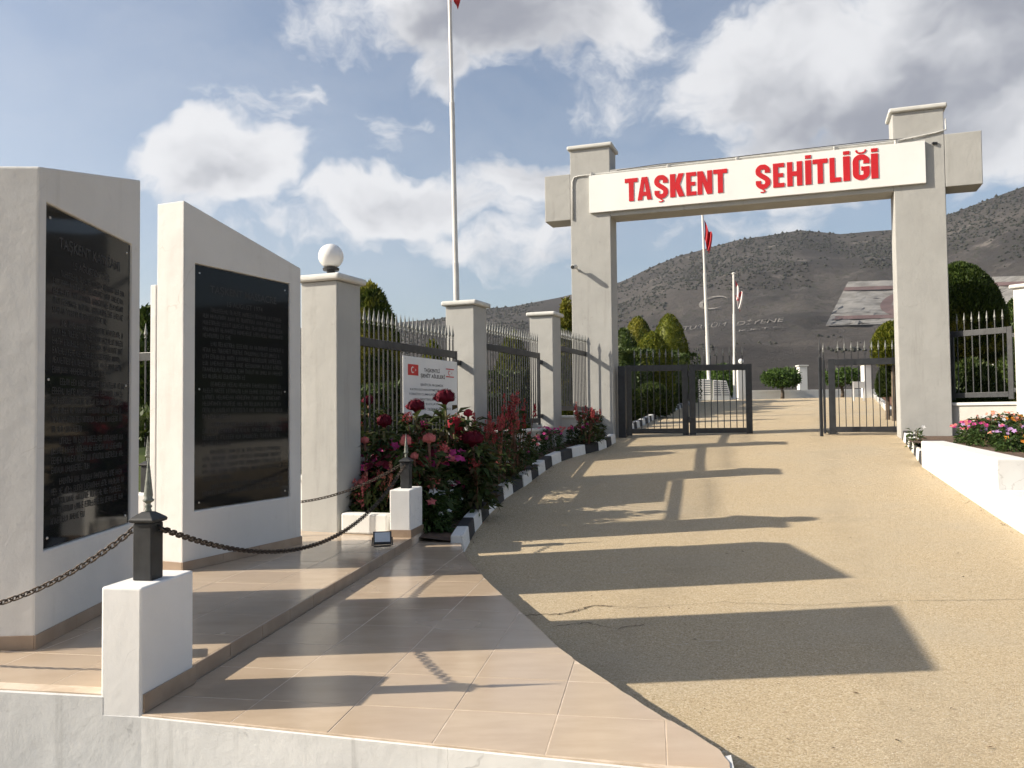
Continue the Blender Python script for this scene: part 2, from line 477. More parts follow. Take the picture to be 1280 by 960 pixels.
def groundmat():
    m, t, p, out = newmat('dry_ground')
    g = wpos(t)
    c = mixc(t, smooth(t, noise(t, g, .35, 7, .6), .35, .65), (.20, .155, .10), (.13, .12, .07))
    c = mixc(t, smooth(t, noise(t, g, 4., 6, .7), .5, .75), c, (.26, .21, .15))
    t.links.new(c, p.inputs['Base Color']); p.inputs['Roughness'].default_value = .95
    bump(t, p, noise(t, g, 12., 6, .7), .6, .03)
    return m
M_ground = groundmat()
def mountmat():
    m, t, p, out = newmat('mountain_rock')
    g = wpos(t)
    z = nd(t, 'ShaderNodeSeparateXYZ', {0: g}).outputs[2]
    c = mixc(t, smooth(t, noise(t, g, .006, 5, .62), .40, .60), (.038, .035, .034), (.064, .058, .054))
    # bare limestone ribs higher up
    rock = mth(t, 'MULTIPLY', smooth(t, noise(t, vmth(t, 'MULTIPLY', g, (1., 1., .5)), .018, 8, .68), .56, .70), smooth(t, z, 90., 260.))
    c = mixc(t, mth(t, 'MULTIPLY', rock, .75), c, (.165, .15, .138))
    scrub = nd(t, 'ShaderNodeTexVoronoi', {'Vector': g, 'Scale': .085}).outputs[0]
    sden = smooth(t, noise(t, g, .004, 4), .3, .6)
    sc_ = mth(t, 'MULTIPLY', smooth(t, scrub, .40, .16), mth(t, 'MULTIPLY', sden, smooth(t, z, 40., 130.)))
    c = mixc(t, mth(t, 'MULTIPLY', sc_, .85), c, (.032, .036, .024))
    fine = nd(t, 'ShaderNodeTexVoronoi', {'Vector': g, 'Scale': .22}).outputs[0]
    c = mixc(t, mth(t, 'MULTIPLY', smooth(t, fine, .35, .1), .35), c, (.04, .042, .03))
    t.links.new(c, p.inputs['Base Color']); p.inputs['Roughness'].default_value = .95
    p.inputs['Specular IOR Level'].default_value = .1
    bump(t, p, noise(t, g, .05, 8, .7), 1., 6.)
    return m
M_mount = mountmat()
M_scrub = foliage('scrub_green', [(.010, .013, .008), (.018, .021, .012), (.028, .028, .018)], trans=.0)

polar('ground', [.0, .6, 1.2, 2, 3, 4, 5, 6, 7, 8, 9, 10, 11, 12, 13, 14, 15, 16, 17, 18, 19, 20, 22, 24, 27, 30, 34, 38, 44, 52, 64, 80, 100, 130, 160, 196],
      np.linspace(-math.pi, math.pi, 181),
      lambda A, r: np.where(r > 150, (dz(150*np.sin(A), 150*np.cos(A)) * (196 - r) + mtz(A, np.full_like(r, 196.)) * (r - 150)) / 46 - .05,
                            dz(r*np.sin(A), r*np.cos(A)) - .05 - .30 * np.clip(1 - r / 6., 0, 1) * (np.sin(A) < -.35)), M_ground, kind='structure')
polar('mountain', np.concatenate([np.linspace(R0, 700, 60), np.linspace(710, R1, 130), np.linspace(R1 + 10, 2600, 12)]), allaz, mtz, M_mount, kind='structure')
# scrub: more bushes than anyone could count
N = 13000
az = rng.uniform(R(-12), R(40), N * 2); tt = rng.uniform(.12, 1.0, N * 2) ** .8
keep = 2.2 * fbm(az * 16, tt * 7, 5) + .6 * tt - .36 + rng.normal(0, .14, N * 2) > 0
pxx = 640 + F * np.tan(az); EL = (mtz(az, R0 + (R1 - R0) * tt) - 1.3) / (R0 + (R1 - R0) * tt)
pyy = 517 - .0105 * (pxx - 640) - F * EL / np.cos(az)
keep &= ~((pxx > 1020) & (pyy > 335) & (pyy < 420)) & ~((pxx > 835) & (pxx < 1020) & (pyy > 362) & (pyy < 428)) & (pyy < 470 - rng.exponential(25, N * 2))
az, tt = az[keep][:N], tt[keep][:N]
r = R0 + (R1 - R0) * tt
c = np.stack([r*np.sin(az), r*np.cos(az), mtz(az, r)], 1)
sz = rng.uniform(.8, 2.7, len(c)) * (.5 + .8 * tt)
base = np.array([(1, 0, .3), (.3, .95, .25), (-.8, .6, .35), (-.8, -.6, .3), (.3, -.95, .3), (0, 0, 1.25), (0, 0, -.5)])
jit = base[None] * (1 + rng.uniform(-.3, .3, (len(c), 7, 3)))
v = (c[:, None] + jit * sz[:, None, None]).reshape(-1, 3)
fb = np.array([(i, (i + 1) % 5, 5) for i in range(5)] + [((i + 1) % 5, i, 6) for i in range(5)])
f = (fb[None] + 7 * np.arange(len(c))[:, None, None]).reshape(-1, 3)
link('mountain_scrub', fast_mesh('mountain_scrub', v, f), M_scrub, label='dark scrub bushes dotted over the mountain slopes', cat='scrub', kind='stuff')

# the flag laid out in painted stones on the slope, and the lettering beside it
M_fw = surf('hill_stones_white', (.20, .195, .185), (.11, .107, .10), .95, .05, .4, .5, .6)
M_fr = surf('hill_stones_red', (.098, .058, .056), (.082, .05, .048), .95, .05, .4, .5, .6)
def hillquad(u, v):
    return ((1032 + 298*u) * (1 - v) + (1060 + 270*u) * v, (407 - 8*u) * (1 - v) + (352 - 9*u) * v)
flag = empty('hillside_flag', mthit(1130, 380), 'huge white and red crescent flag of painted stones on the mountain slope', 'flag')
def hillgrid(u0, u1, v0, v1, nu, nv, lift):
    b = MB()
    vs = [mthit(*hillquad(u0 + (u1-u0)*i/nu, v0 + (v1-v0)*j/nv), lift) for j in range(nv + 1) for i in range(nu + 1)]
    return b.add(vs, [(j*(nu+1)+i, j*(nu+1)+i+1, (j+1)*(nu+1)+i+1, (j+1)*(nu+1)+i) for j in range(nv) for i in range(nu)])
hillgrid(0, 1, 0, 1, 60, 20, 6.).build('stone_field', M_fw, flag, recalc=False)
hillgrid(.02, 1, .135, .215, 50, 2, 10.).build('stripe', M_fr, flag, recalc=False)
hillgrid(.0, 1, .795, .875, 50, 2, 10.).build('stripe', M_fr, flag, recalc=False)
def hilldisc(cu, cv, ru, rv, lift, name, mat):
    b = MB(); vs = [mthit(*hillquad(cu, cv), lift)]
    for k in range(28): vs.append(mthit(*hillquad(cu + ru*math.cos(k*2*math.pi/28), cv + rv*math.sin(k*2*math.pi/28)), lift))
    b.add(vs, [(0, 1 + k, 1 + (k + 1) % 28) for k in range(28)]).build(name, mat, flag, recalc=False)
hilldisc(.30, .47, .105, .27, 11., 'crescent', M_fr)
hilldisc(.33, .47, .085, .20, 15., 'crescent_cutout', M_fw)
vs = []
for k in range(10):
    rr = .11 if k % 2 == 0 else .045; a = math.pi + k * math.pi / 5
    vs.append(mthit(*hillquad(.47 + rr * .42 * math.cos(a), .47 + rr * 1.1 * math.sin(a)), 11.))
MB().add(vs + [mthit(*hillquad(.47, .47), 11.)], [(k, (k + 1) % 10, 10) for k in range(10)]).build('star', M_fr, flag, recalc=False)

def text_geo(body, size=1., align='LEFT', bold=0.0):
    cu = bpy.data.curves.new('t', 'FONT'); cu.body = body; cu.size = size; cu.align_x = align; cu.offset = bold; cu.resolution_u = 3
    o = bpy.data.objects.new('t', cu); COL.objects.link(o)
    dg = bpy.context.evaluated_depsgraph_get()
    me = bpy.data.meshes.new_from_object(o.evaluated_get(dg))
    v = [tuple(p.co) for p in me.vertices]; f = [tuple(p.vertices) for p in me.polygons]
    bpy.data.objects.remove(o); bpy.data.meshes.remove(me); bpy.data.curves.remove(cu)
    return np.array(v), f
M_hl = surf('hill_letters', (.20, .19, .175), (.075, .068, .06), .95, .12, .4, .5, .6)
hl = empty('hillside_lettering', mthit(915, 405), 'white stone lettering with crescent on the slope left of the hillside flag', 'lettering')
def hilltext(body, x0, y0, x1, y1, h, name):
    v, f = text_geo(body, 1.)
    w = v[:, 0].max()
    vs = [mthit(x0 + (x1-x0)*p[0]/w + p[1]*h*.45, y0 + (y1-y0)*p[0]/w - p[1]*h, 6.) for p in v]
    MB().add(vs, f).build(name, M_hl, hl, recalc=False)
hilltext('TÜRKÜM', 852, 413, 906, 407.5, 7.2, 'word')
hilltext('DİYENE', 919, 407, 978, 402, 7.2, 'word')
hilltext('K.K.T.C.', 922, 414.5, 979, 409, 3.2, 'word')
b = MB(); pts = []
for k in range(25):
    a = R(38) + k / 24 * R(284)
    wd = .16 * math.sin(math.pi * k / 24) + .05
    for rr in (1., 1 - wd * 1.3): pts.append(mthit(892 + 17 * rr * math.cos(a) + 7 * rr * math.sin(a), 378 - 8.5 * rr * math.sin(a), 6.))
b.add(pts, [(2*k, 2*k+1, 2*k+3, 2*k+2) for k in range(24)]).build('crescent', M_hl, hl, recalc=False)

# ------------------------------------------------------------------ driveway
e_ = ray(815, 515)[:2]; e_ = e_ / np.linalg.norm(e_); u_ = np.array([e_[1], -e_[0]])
def AB(a, b): return a * u_ + b * e_
curve_px = [(575, 676), (579.6, 689), (584, 698.6), (614.7, 731.4), (661.6, 773.6), (696.8, 807.8), (725, 828.5), (760, 851), (780, 865),
            (832, 897), (864, 914.5), (899.5, 937), (912, 951)]
curve_ab = np.array([(np.dot(pz(*q, 0)[:2], u_), np.dot(pz(*q, 0)[:2], e_)) for q in curve_px])[::-1]
def cura(b): return np.interp(b, curve_ab[:, 1], curve_ab[:, 0])
kerb_px = [(581, 690), (593, 667), (608, 648), (634, 622), (658, 607), (694, 580), (719, 571), (739, 566), (756, 562), (771, 553)]
kerbL = np.array([pd(*q)[:2] for q in kerb_px])
kin_px = [(786, 541), (820, 524), (850, 511), (868, 504.5), (884, 498.5)]
kerbIn = np.array([pd(*q)[:2] for q in kin_px])
kinR_px = [(1112, 520), (1100, 506), (1091, 497)]
kerbInR = np.array([pd(*q)[:2] for q in kinR_px])
wallR = np.array([pd(1152, 583)[:2], pd(1280, 668)[:2]])
wd_ = (wallR[1] - wallR[0]) / np.linalg.norm(wallR[1] - wallR[0])
def left_edge(Y):
    lx = [(-6, -8), (3.0, -3), (3.3, .3)]
    P = [AB(a, b) for a, b in curve_ab]
    ys = [-6, 3.0] + [p[1] for p in P] + list(kerbL[:, 1]) + [18.6] + list(kerbIn[:, 1])
    xs = [-8, -4.] + [p[0] - .3 for p in P] + list(kerbL[:, 0] - .08) + [2.25] + list(kerbIn[:, 0] - .05)
    o = np.argsort(ys); return np.interp(Y, np.array(ys)[o], np.array(xs)[o])
def right_edge(Y):
    ys = [-6, 6.2, 6.3, wallR[1][1], wallR[0][1], 15.0, 16.6, kerbInR[0][1], kerbInR[-1][1], 60]
    xs = [14, 14, 4.7 + .1, wallR[1][0] + .1, wallR[0][0] + .1, 7.35, 8.2, kerbInR[0][0] + .1, kerbInR[-1][0] + 3.0, kerbInR[-1][0] + 3]
    return np.interp(Y, ys, xs)
Ys = np.concatenate([np.arange(-6, 3, 1.), np.arange(3, 18, .25), np.arange(18, 37.6, .7)])
vs, nx = [], 15
for Y in Ys:
    l, r_ = left_edge(Y), right_edge(Y)
    for k in range(nx):
        X = l + (r_ - l) * k / (nx - 1); vs.append((X, Y, float(dz(X, Y))))
fs = [(j*nx+i, j*nx+i+1, (j+1)*nx+i+1, (j+1)*nx+i) for j in range(len(Ys)-1) for i in range(nx-1)]
drive = MB().add(vs, fs).build('driveway', M_drive, smooth=True, kind='structure')
# casting joint and crack in the concrete
def ribbon(pts, w, name, mat, parent, lift=.004):
    b = MB(); vs = []
    for i, p in enumerate(pts):
        q = pts[min(i+1, len(pts)-1)] - pts[max(i-1, 0)]; q = q / np.linalg.norm(q); n_ = np.array([-q[1], q[0]])
        ww = w * (random.uniform(.35, 1.3)) / 2
        for s_ in (1, -1):
            x, y = p + n_ * s_ * ww; vs.append((x, y, float(dz(x, y)) + lift))
    b.add(vs, [(2*i, 2*i+1, 2*i+3, 2*i+2) for i in range(len(pts)-1)]).build(name, mat, parent, recalc=False)
M_crack = surf('crack_dirt', (.15, .115, .075), (.24, .185, .125), .95, 12., 90., .3, .002)
M_crack2 = surf('open_crack_dirt', (.06, .045, .03), (.10, .075, .05), .95, 12., 90., .3, .002)
def jag(pxs, n, amp):
    P = [pd(*q)[:2] for q in pxs]; out = []
    for i in range(len(P) - 1):
        for k in range(n): out.append(P[i] + (P[i+1] - P[i]) * k / n + rng.normal(0, amp, 2))
    return out + [P[-1]]
ribbon(jag([(655, 770), (700, 768), (742, 757), (800, 760), (905, 753), (1010, 757), (1114, 751), (1200, 751), (1290, 749)], 9, .006), .006, 'joint_crack', M_crack, drive)
ribbon(jag([(655, 770), (680, 769), (700, 768), (722, 764), (742, 758), (765, 758)], 7, .010), .014, 'joint_crack', M_crack2, drive, .0055)
M_scuff = surf('chalky_scuff', (.66, .60, .50), (.55, .47, .36), .95, 20., 90., .3, .002)
for sx, sy, l_ in ((765, 716, 26), (838, 806, 22), (872, 803, 30), (786, 713, 14)):
    ribbon(jag([(sx, sy), (sx + l_/2, sy + random.uniform(-2, 2)), (sx + l_, sy - 1)], 6, .006), .012, 'scuff_mark', M_scuff, drive, .0045)
ribbon(jag([(700, 782), (735, 779), (770, 786), (805, 781)], 8, .012), .010, 'joint_crack', M_crack, drive)

# ------------------------------------------------------------------ terrace with its tiles
PT = .456
def frontb(a): return np.interp(a, [-9, -2.6, -2.24, -.863, -.183, .3], [3.40, 3.37, 3.37, 3.226, 3.156, 3.11])
def stepa(b): return np.interp(b, [3.3, 8.2, 9], [-2.225, -2.37, -2.37])
UP = .08
lowpoly = [(stepa(8.6), 8.6), (stepa(3.36), frontb(-2.225) + .005)] + [(a, frontb(a) + .005) for a in (-.863, -.183, .25)] + [(cura(b) - .006, b) for b in np.linspace(3.25, 8.55, 40)]
base = MB().ext([AB(*q) for q in lowpoly], -.7, -.0012)
terr = base.build('terrace', M_grout, kind='structure')
upoly = [(-9, 9.4), (-9, 3.405), (stepa(3.37) - .012, 3.375), (stepa(8.3) - .012, 8.6), (-3.0, 8.62), (-3.0, 9.4)]
MB().ext([AB(*q) for q in upoly], -.7, UP - .0012).build('upper_slab', M_grout, terr)
def tile(poly, z, th=.010):
    poly = [p for i, p in enumerate(poly) if np.linalg.norm(np.subtract(p, poly[i-1])) > .004]
    if len(poly) < 3: return
    z += random.uniform(-.0008, .0008)
    MB().ext([AB(*q) for q in poly], z - th, z).build('tile', M_tile, terr, bevel=.0015, seg=1)
G = .0022
avals = [-2.246 + PT * k for k in range(8)]
bvals = [2.705 + PT * k for k in range(15)]
for i, a0 in enumerate(avals):
    a1 = a0 + PT
    for b0 in bvals:
        b1 = b0 + PT
        pts = []
        for b in np.linspace(b0 + G, b1 - G, 9):
            al = max(a0 + G, float(stepa(b)) + G) if i else float(stepa(b)) + .004
            ar = min(a1 - G, float(cura(b)) - .001 + (rng.uniform(-.004, .004) if b < 4 else 0))
            if b >= frontb(al) and ar > al + .01 and b < 8.58: pts.append((al, ar, b))
        if len(pts) < 2: continue
        if b0 < 3.4:            # cut to the wall line
            fa = [(al, max(b0 + G, float(frontb(al)) + .012)) for al in (pts[0][0],)][0]
            poly = [fa, (pts[0][1], max(b0 + G, float(frontb(pts[0][1])) + .012))]
            poly += [(p[1], p[2]) for p in pts if p[2] > poly[1][1] + .005] + [(p[0], p[2]) for p in pts[::-1] if p[2] > fa[1] + .005]
        else:
            poly = [(p[1], p[2]) for p in pts] + [(p[0], p[2]) for p in pts[::-1]]
        tile(poly, 0.0)
for k in range(15):
    for b0 in [3.0 + PT * j for j in range(14)]:
        b1 = min(b0 + PT, 9.38)
        bl = max(b0 + G, 3.42)
        if b1 - bl < .05: continue
        if k == 0: poly = [(-2.74 + G, bl), (float(stepa(bl)) - .016, bl), (float(stepa(b1)) - .016, b1 - G), (-2.74 + G, b1 - G)]
        else:
            ax = -2.74 - PT * k; poly = [(ax + G, bl), (ax + PT - G, bl), (ax + PT - G, b1 - G), (ax + G, b1 - G)]
        if b0 > 8.2 and k < 1: continue
        tile(poly, UP)
# riser of the step: narrow strips of tile
for j in range(12):
    b0, b1 = 3.80 + .40 * j, min(3.80 + .40 * (j + 1), 8.02) - .003
    if b1 - b0 < .02: break
    MB().ext([AB(float(stepa(b0)) - .012, b0), AB(float(stepa(b0)) - .001, b0), AB(float(stepa(b1)) - .001, b1), AB(float(stepa(b1)) - .012, b1)], .002, UP + .001).build('riser_tile', M_trim, terr, bevel=.002, seg=1)

# retaining wall in front of the terrace
cols = [(a, UP - .006) for a in (-9, -6, -4, -2.6, -2.414)] + [(-2.414, -.005)] + [(a, -.005) for a in (-2.225, -1.5, -.863, -.4, -.183, .05, .20)]
cols.append((.275, -.005))
vs = []
for a, zt in cols:
    fb_ = float(frontb(a)) + (.06 if a > .25 else 0)
    for q, z in ((AB(a, fb_), -.8), (AB(a, fb_), zt - .008), (AB(a, fb_ + .008), zt), (AB(a, fb_ + .13), zt), (AB(a, fb_ + .13), -.8)): vs.append((q[0], q[1], z))
n = len(cols)
fs = [(5*i + k, 5*(i+1) + k, 5*(i+1) + k + 1, 5*i + k + 1) for i in range(n-1) for k in range(4)] + [(0, 1, 2, 3, 4), tuple(5*(n-1) + k for k in range(4, -1, -1))]
MB().add(vs, fs).build('retaining_wall', M_ret, label='low rough grey-white plaster wall along the front of the tiled terrace', cat='wall')

# ------------------------------------------------------------------ memorial slabs
def frame_pts(N, Fp): 
    d = np.array(Fp) - np.array(N); L = np.linalg.norm(d); d = d / L
    n = np.array([d[1], -d[0]])              # outward, the plaque side
    return d, n, L
def slab(name, N, Fp, zn, zf, th, rect, label, title, sub, wing=0):
    d, n, L = frame_pts(N, Fp)
    N = np.array(N)
    root = empty(name, (N[0], N[1], UP), label, 'memorial slab')
    def W(t, k, z): q = N + d * t + n * k; return (q[0], q[1], z)
    t0, t1, z0, z1 = rect
    dep = -.03
    v = [W(0, 0, UP), W(L, 0, UP), W(L, 0, zf), W(0, 0, zn), W(t0, 0, z0), W(t1, 0, z0), W(t1, 0, z1), W(t0, 0, z1),
         W(t0, dep, z0), W(t1, dep, z0), W(t1, dep, z1), W(t0, dep, z1), W(0, -th, UP), W(L, -th, UP), W(L, -th, zf), W(0, -th, zn)]
    f = [(0, 1, 5, 4), (1, 2, 6, 5), (2, 3, 7, 6), (3, 0, 4, 7), (4, 5, 9, 8), (5, 6, 10, 9), (6, 7, 11, 10), (7, 4, 8, 11), (8, 9, 10, 11),
         (0, 12, 13, 1), (1, 13, 14, 2), (2, 14, 15, 3), (3, 15, 12, 0), (12, 15, 14, 13)]
    MB().add(v, f).build('body', M_slab, root, bevel=.012, seg=3)
    if wing:
        a, bq, zw = wing
        MB().prism([W(.0, -th - .002, UP), W(L, -th - .002, UP), W(L, -th - a, UP), W(.0, -th - a, UP)],
                   [W(.0, -th - .002, zw), W(L, -th - .002, bq), W(L, -th - a, bq), W(.0, -th - a, zw)]).build('rear_backing', M_slab, root, bevel=.01)
    # brown tile skirting
    for (ta, tb) in [(q, min(q + .45, L + .008) - .003) for q in np.arange(-.008, L, .45)]:
        MB().obox(W(ta, .001, UP + .0005), (d[0]*(tb-ta), d[1]*(tb-ta), 0), (n[0]*.009, n[1]*.009, 0), (0, 0, .075)).build('skirting', M_trim, root, bevel=.002)
    MB().obox(W(-.009, -th, UP + .0005), (d[0]*.008, d[1]*.008, 0), (n[0]*th, n[1]*th, 0), (0, 0, .075)).build('skirting', M_trim, root, bevel=.002)
    # plaque
    m = .006
    pq = MB().obox(W(t0 + m, dep, z0 + m), (d[0]*(t1-t0-2*m), d[1]*(t1-t0-2*m), 0), (n[0]*.018, n[1]*.018, 0), (0, 0, z1 - z0 - 2*m)).build('plaque', M_granite, root, bevel=.0015)
    face = dep + .018
    def put(name_, pts, faces, lift=.0012, mat=M_engr):
        MB().add([W(p[0], face + lift, p[1]) for p in pts], faces).build(name_, mat, pq, recalc=False)
    w = t1 - t0; cx = (t0 + t1) / 2
    def words(txt, size, zc, bold):
        tv, tf = text_geo(txt, size, 'CENTER', bold)
        put('title_line', [(cx + p[0], zc + p[1]) for p in tv], tf)
    words(title, .088, z1 - .215, .0012)
    words(sub, .062, z1 - .31, .0008)
    # rows of small engraved letters, too worn to read
    z = z1 - .375
    rr = random.Random(len(title))
    para = 0; row = 0
    rows = [5, 6, 6, 4, 5, 4]
    for npar in rows:
        for q in range(npar):
            if z < z0 + .09: break
            x = t0 + .10 + (.09 if q == 0 else 0) ; xe = t1 - .09 - (rr.uniform(.25, .7) if q == npar - 1 else rr.uniform(0, .05))
            pts, fcs = [], []
            def bar(xa, za, xb, zb, hw=.0026):
                dx, dy = xb - xa, zb - za; l = math.hypot(dx, dy); ox, oy = -dy/l*hw, dx/l*hw
                k0 = len(pts); pts.extend([(xa+ox, za+oy), (xa-ox, za-oy), (xb-ox, zb-oy), (xb+ox, zb+oy)]); fcs.append((k0, k0+1, k0+2, k0+3))
            while x < xe:
                for c in range(rr.randint(2, 9)):
                    if x > xe: break
                    h, lw = .034, rr.uniform(.012, .018)
                    kind = rr.randint(0, 5)
                    if kind != 3: bar(x, z, x, z + h)
                    if kind in (0, 1, 4): bar(x + lw, z, x + lw, z + h)
                    if kind in (1, 2): bar(x, z + h, x + lw, z + h)
                    if kind in (0, 2, 5): bar(x, z + h/2, x + lw, z + h/2)
                    if kind in (2, 5, 4): bar(x, z, x + lw, z)
                    if kind == 3: bar(x, z, x + lw/2, z + h); bar(x + lw/2, z + h, x + lw, z)
                    x += lw + .008
                x += .017
            put('engraved_line', pts, fcs)
            z -= .054
        z -= .012
    # steel screws
    for (tt_, zz_) in ((t0 + .06, z1 - .07), (t1 - .06, z1 - .07), (t0 + .06, (z0 + z1) / 2 - .02), (t1 - .06, (z0 + z1) / 2 - .02), (t0 + .06, z0 + .06), (t1 - .06, z0 + .06)):
        c0 = np.array(W(tt_, face - .001, zz_)); MB().tube([c0, c0 + np.array([n[0], n[1], 0]) * .006], [.009, .006], 10).build('screw', M_silver, pq, smooth=False)
    return root
slab('memorial_slab', (-2.539, 4.444), (-2.600, 5.800), 2.66, 2.97, .285, (.082, 1.222, .585, 2.485),
     'nearer white memorial slab, its top rising away, with a tall black plaque', 'TAŞKENT KATLİAMI', '15 AĞUSTOS 1974', wing=(.07, 2.5, 2.3))
slab('memorial_slab', (-2.613, 6.605), (-2.024, 7.974), 3.037, 2.722, .285, (.125, 1.325, .545, 2.548),
     'farther white memorial slab, its top falling away, with a black plaque reflecting a bollard', 'TAŞKENT MASSACRE', '15 AUGUST 1974', wing=(.07, 2.2, 2.38))

# ------------------------------------------------------------------ pedestals, bollards, chains
eang = math.atan2(u_[1], u_[0])
def pedestal(a0, a1, b0, b1, ztop, label, group, zb=UP, down=None):
    c = AB((a0 + a1) / 2, (b0 + b1) / 2)
    root = empty('pedestal', (c[0], c[1], zb), label, 'pedestal', group)
    MB().ext([AB(a0, b0), AB(a1, b0), AB(a1, b1), AB(a0, b1)], down if down is not None else zb, ztop).build('block', M_ped, root, bevel=.012, seg=3)
    MB().ext([AB(a1 + .001, b0 + .01), AB(a1 + .009, b0 + .01), AB(a1 + .009, b1 + .009), AB(a1 + .001, b1 + .009)], .002 if down is not None else zb - .078, UP + .075 if down is None else UP + .004).build('skirting', M_trim, root, bevel=.002)
    if down is None:
        MB().ext([AB(a0, b0 - .009), AB(a1 + .009, b0 - .009), AB(a1 + .009, b0 - .001), AB(a0, b0 - .001)], zb + .0005, zb + .075).build('skirting', M_trim, root, bevel=.002)
    return root
pedestal(-2.427, -2.228, 3.3712, 3.79, .55, 'white pedestal at the terrace front corner, nearest to the camera', 'pedestals of the chain fence', down=-.05)
pedestal(-2.60, -2.385, 8.03, 8.47, .55, 'white pedestal at the far end of the terrace step beside the red flowers', 'pedestals of the chain fence')
pedestal(-5.12, -4.90, 7.45, 7.88, .55, 'white pedestal glimpsed through the gap between the two memorial slabs', 'pedestals of the chain fence')

def bollard(c, label):
    root = empty('bollard', (c[0], c[1], .55), label, 'bollard', 'black chain bollards on white pedestals', rot=eang)
    h = .0475
    MB().prism([(-h, -h, 0), (h, -h, 0), (h, h, 0), (-h, h, 0)], [(-h, -h, .262), (h, -h, .262), (h, h, .262), (-h, h, .262)]).build('post', M_boll, root, world=False, bevel=.006)
    cp = MB()
    pr = [(.048, .263), (.060, .268), (.062, .279), (.056, .286), (.030, .306), (.022, .312)]
    cp.lathe([(r_ * math.sqrt(2), z) for r_, z in pr], n=4, sq=True).build('cap', M_boll, root, world=False, bevel=.003)
    MB().lathe([(.014, .311), (.016, .318), (.011, .326), (.018, .336), (.010, .346), (.012, .352), (.024, .360), (.026, .366), (.018, .374), (.020, .39), (.017, .42),
                (.013, .46), (.008, .51), (.003, .555), (.001, .56)], n=10).build('spear_finial', M_fin, root, world=False, smooth=True)
    for s_ in (-1, 1):
        MB().tube([(s_*(h - .002), 0, .22), (s_*(h + .018), 0, .225), (s_*(h + .02), 0, .245), (s_*(h - .002), 0, .25)], .005, 6).build('eye_hook', M_boll, root, world=False)
    return root
def cAB(a, b): q = AB(a, b); return q
bn, bf, bb = cAB(-2.322, 3.56), cAB(-2.492, 8.25), cAB(-5.01, 7.665)
bollard(bn, 'black square bollard with spear finial on the nearest pedestal')
bollard(bf, 'black bollard half hidden by flowers on the far pedestal')
bollard(bb, 'black bollard seen in the slot between the memorial slabs')

def chain(p0, p1, sag, label, pitch=.032):
    p0, p1 = np.array(p0), np.array(p1)
    L = np.linalg.norm(p1 - p0) + 8 * sag * sag / (3 * np.linalg.norm(p1 - p0))
    n = int(L / pitch)
    root = empty('chain', tuple((p0 + p1) / 2), label, 'chain', 'chains hung between the bollards')
    mid = (p0 + p1) / 2
    ts = np.linspace(0, 1, 2000)
    P = p0 + (p1 - p0) * ts[:, None]; P[:, 2] -= 4 * sag * ts * (1 - ts)
    cl = np.concatenate([[0], np.cumsum(np.linalg.norm(np.diff(P, axis=0), axis=1))])
    for k in range(n):
        s_ = (k + .5) / n * cl[-1]
        q = np.array([np.interp(s_, cl, P[:, j]) for j in range(3)])
        q2 = np.array([np.interp(min(s_ + .01, cl[-1]), cl, P[:, j]) for j in range(3)]); q1 = np.array([np.interp(max(s_ - .01, 0), cl, P[:, j]) for j in range(3)])
        t = Vector(q2 - q1).normalized()
        o = bpy.data.objects.new('link', LINK); COL.objects.link(o); o.parent = root
        rot = t.to_track_quat('X', 'Z').to_matrix() @ Matrix.Rotation(R(45 + (90 if k % 2 else 0)), 3, 'X')
        o.matrix_basis = Matrix.Translation(q - mid) @ rot.to_4x4()
lm = MB()
ring = []
for k in range(14):
    a = 2 * math.pi * k / 14; x = .0138 * math.cos(a) + (.0085 if math.cos(a) > 0.01 else -.0085 if math.cos(a) < -.01 else 0); ring.append((x, .0132 * math.sin(a), 0))
vs = []
for k in range(14):
    p = np.array(ring[k]); t = np.array(ring[(k + 1) % 14]) - np.array(ring[k - 1]); t /= np.linalg.norm(t); nn = np.array([t[1], -t[0], 0])
    for j in range(5):
        a = 2 * math.pi * j / 5; vs.append(p + .0044 * (math.cos(a) * nn + math.sin(a) * np.array([0, 0, 1])))
lm.add(vs, [(k*5+j, ((k+1) % 14)*5+j, ((k+1) % 14)*5+(j+1) % 5, k*5+(j+1) % 5) for k in range(14) for j in range(5)])
LINK = bpy.data.meshes.new('link'); LINK.from_pydata([tuple(v) for v in lm.v], [], lm.f); LINK.materials.append(M_chain)
LINK.polygons.foreach_set('use_smooth', [True] * len(LINK.polygons))
uv3 = np.array([u_[0], u_[1], 0]); ev3 = np.array([e_[0], e_[1], 0])
def top3(c, z=.785): return np.array([c[0], c[1], z])
chain(top3(bn) + uv3*.066, top3(bf) - uv3*.0 - ev3*.05, .40, 'long black chain sagging from the nearest bollard to the far one')
lb = cAB(-4.75, 3.56)
chain(top3(bn) - uv3*.066, top3(lb) + uv3*.06, .43, 'black chain running left out of view from the nearest bollard')
chain(top3(bf) - uv3*.06, top3(bb) + uv3*.066, .37, 'black chain passing behind the farther slab to the far bollard')
# the post that carries the left chain just outside the frame
pedestal(-4.86, -4.64, 3.44, 3.86, .55, 'white pedestal at the left end of the front chain', 'pedestals of the chain fence')
bollard(lb, 'black bollard at the left end of the front chain')

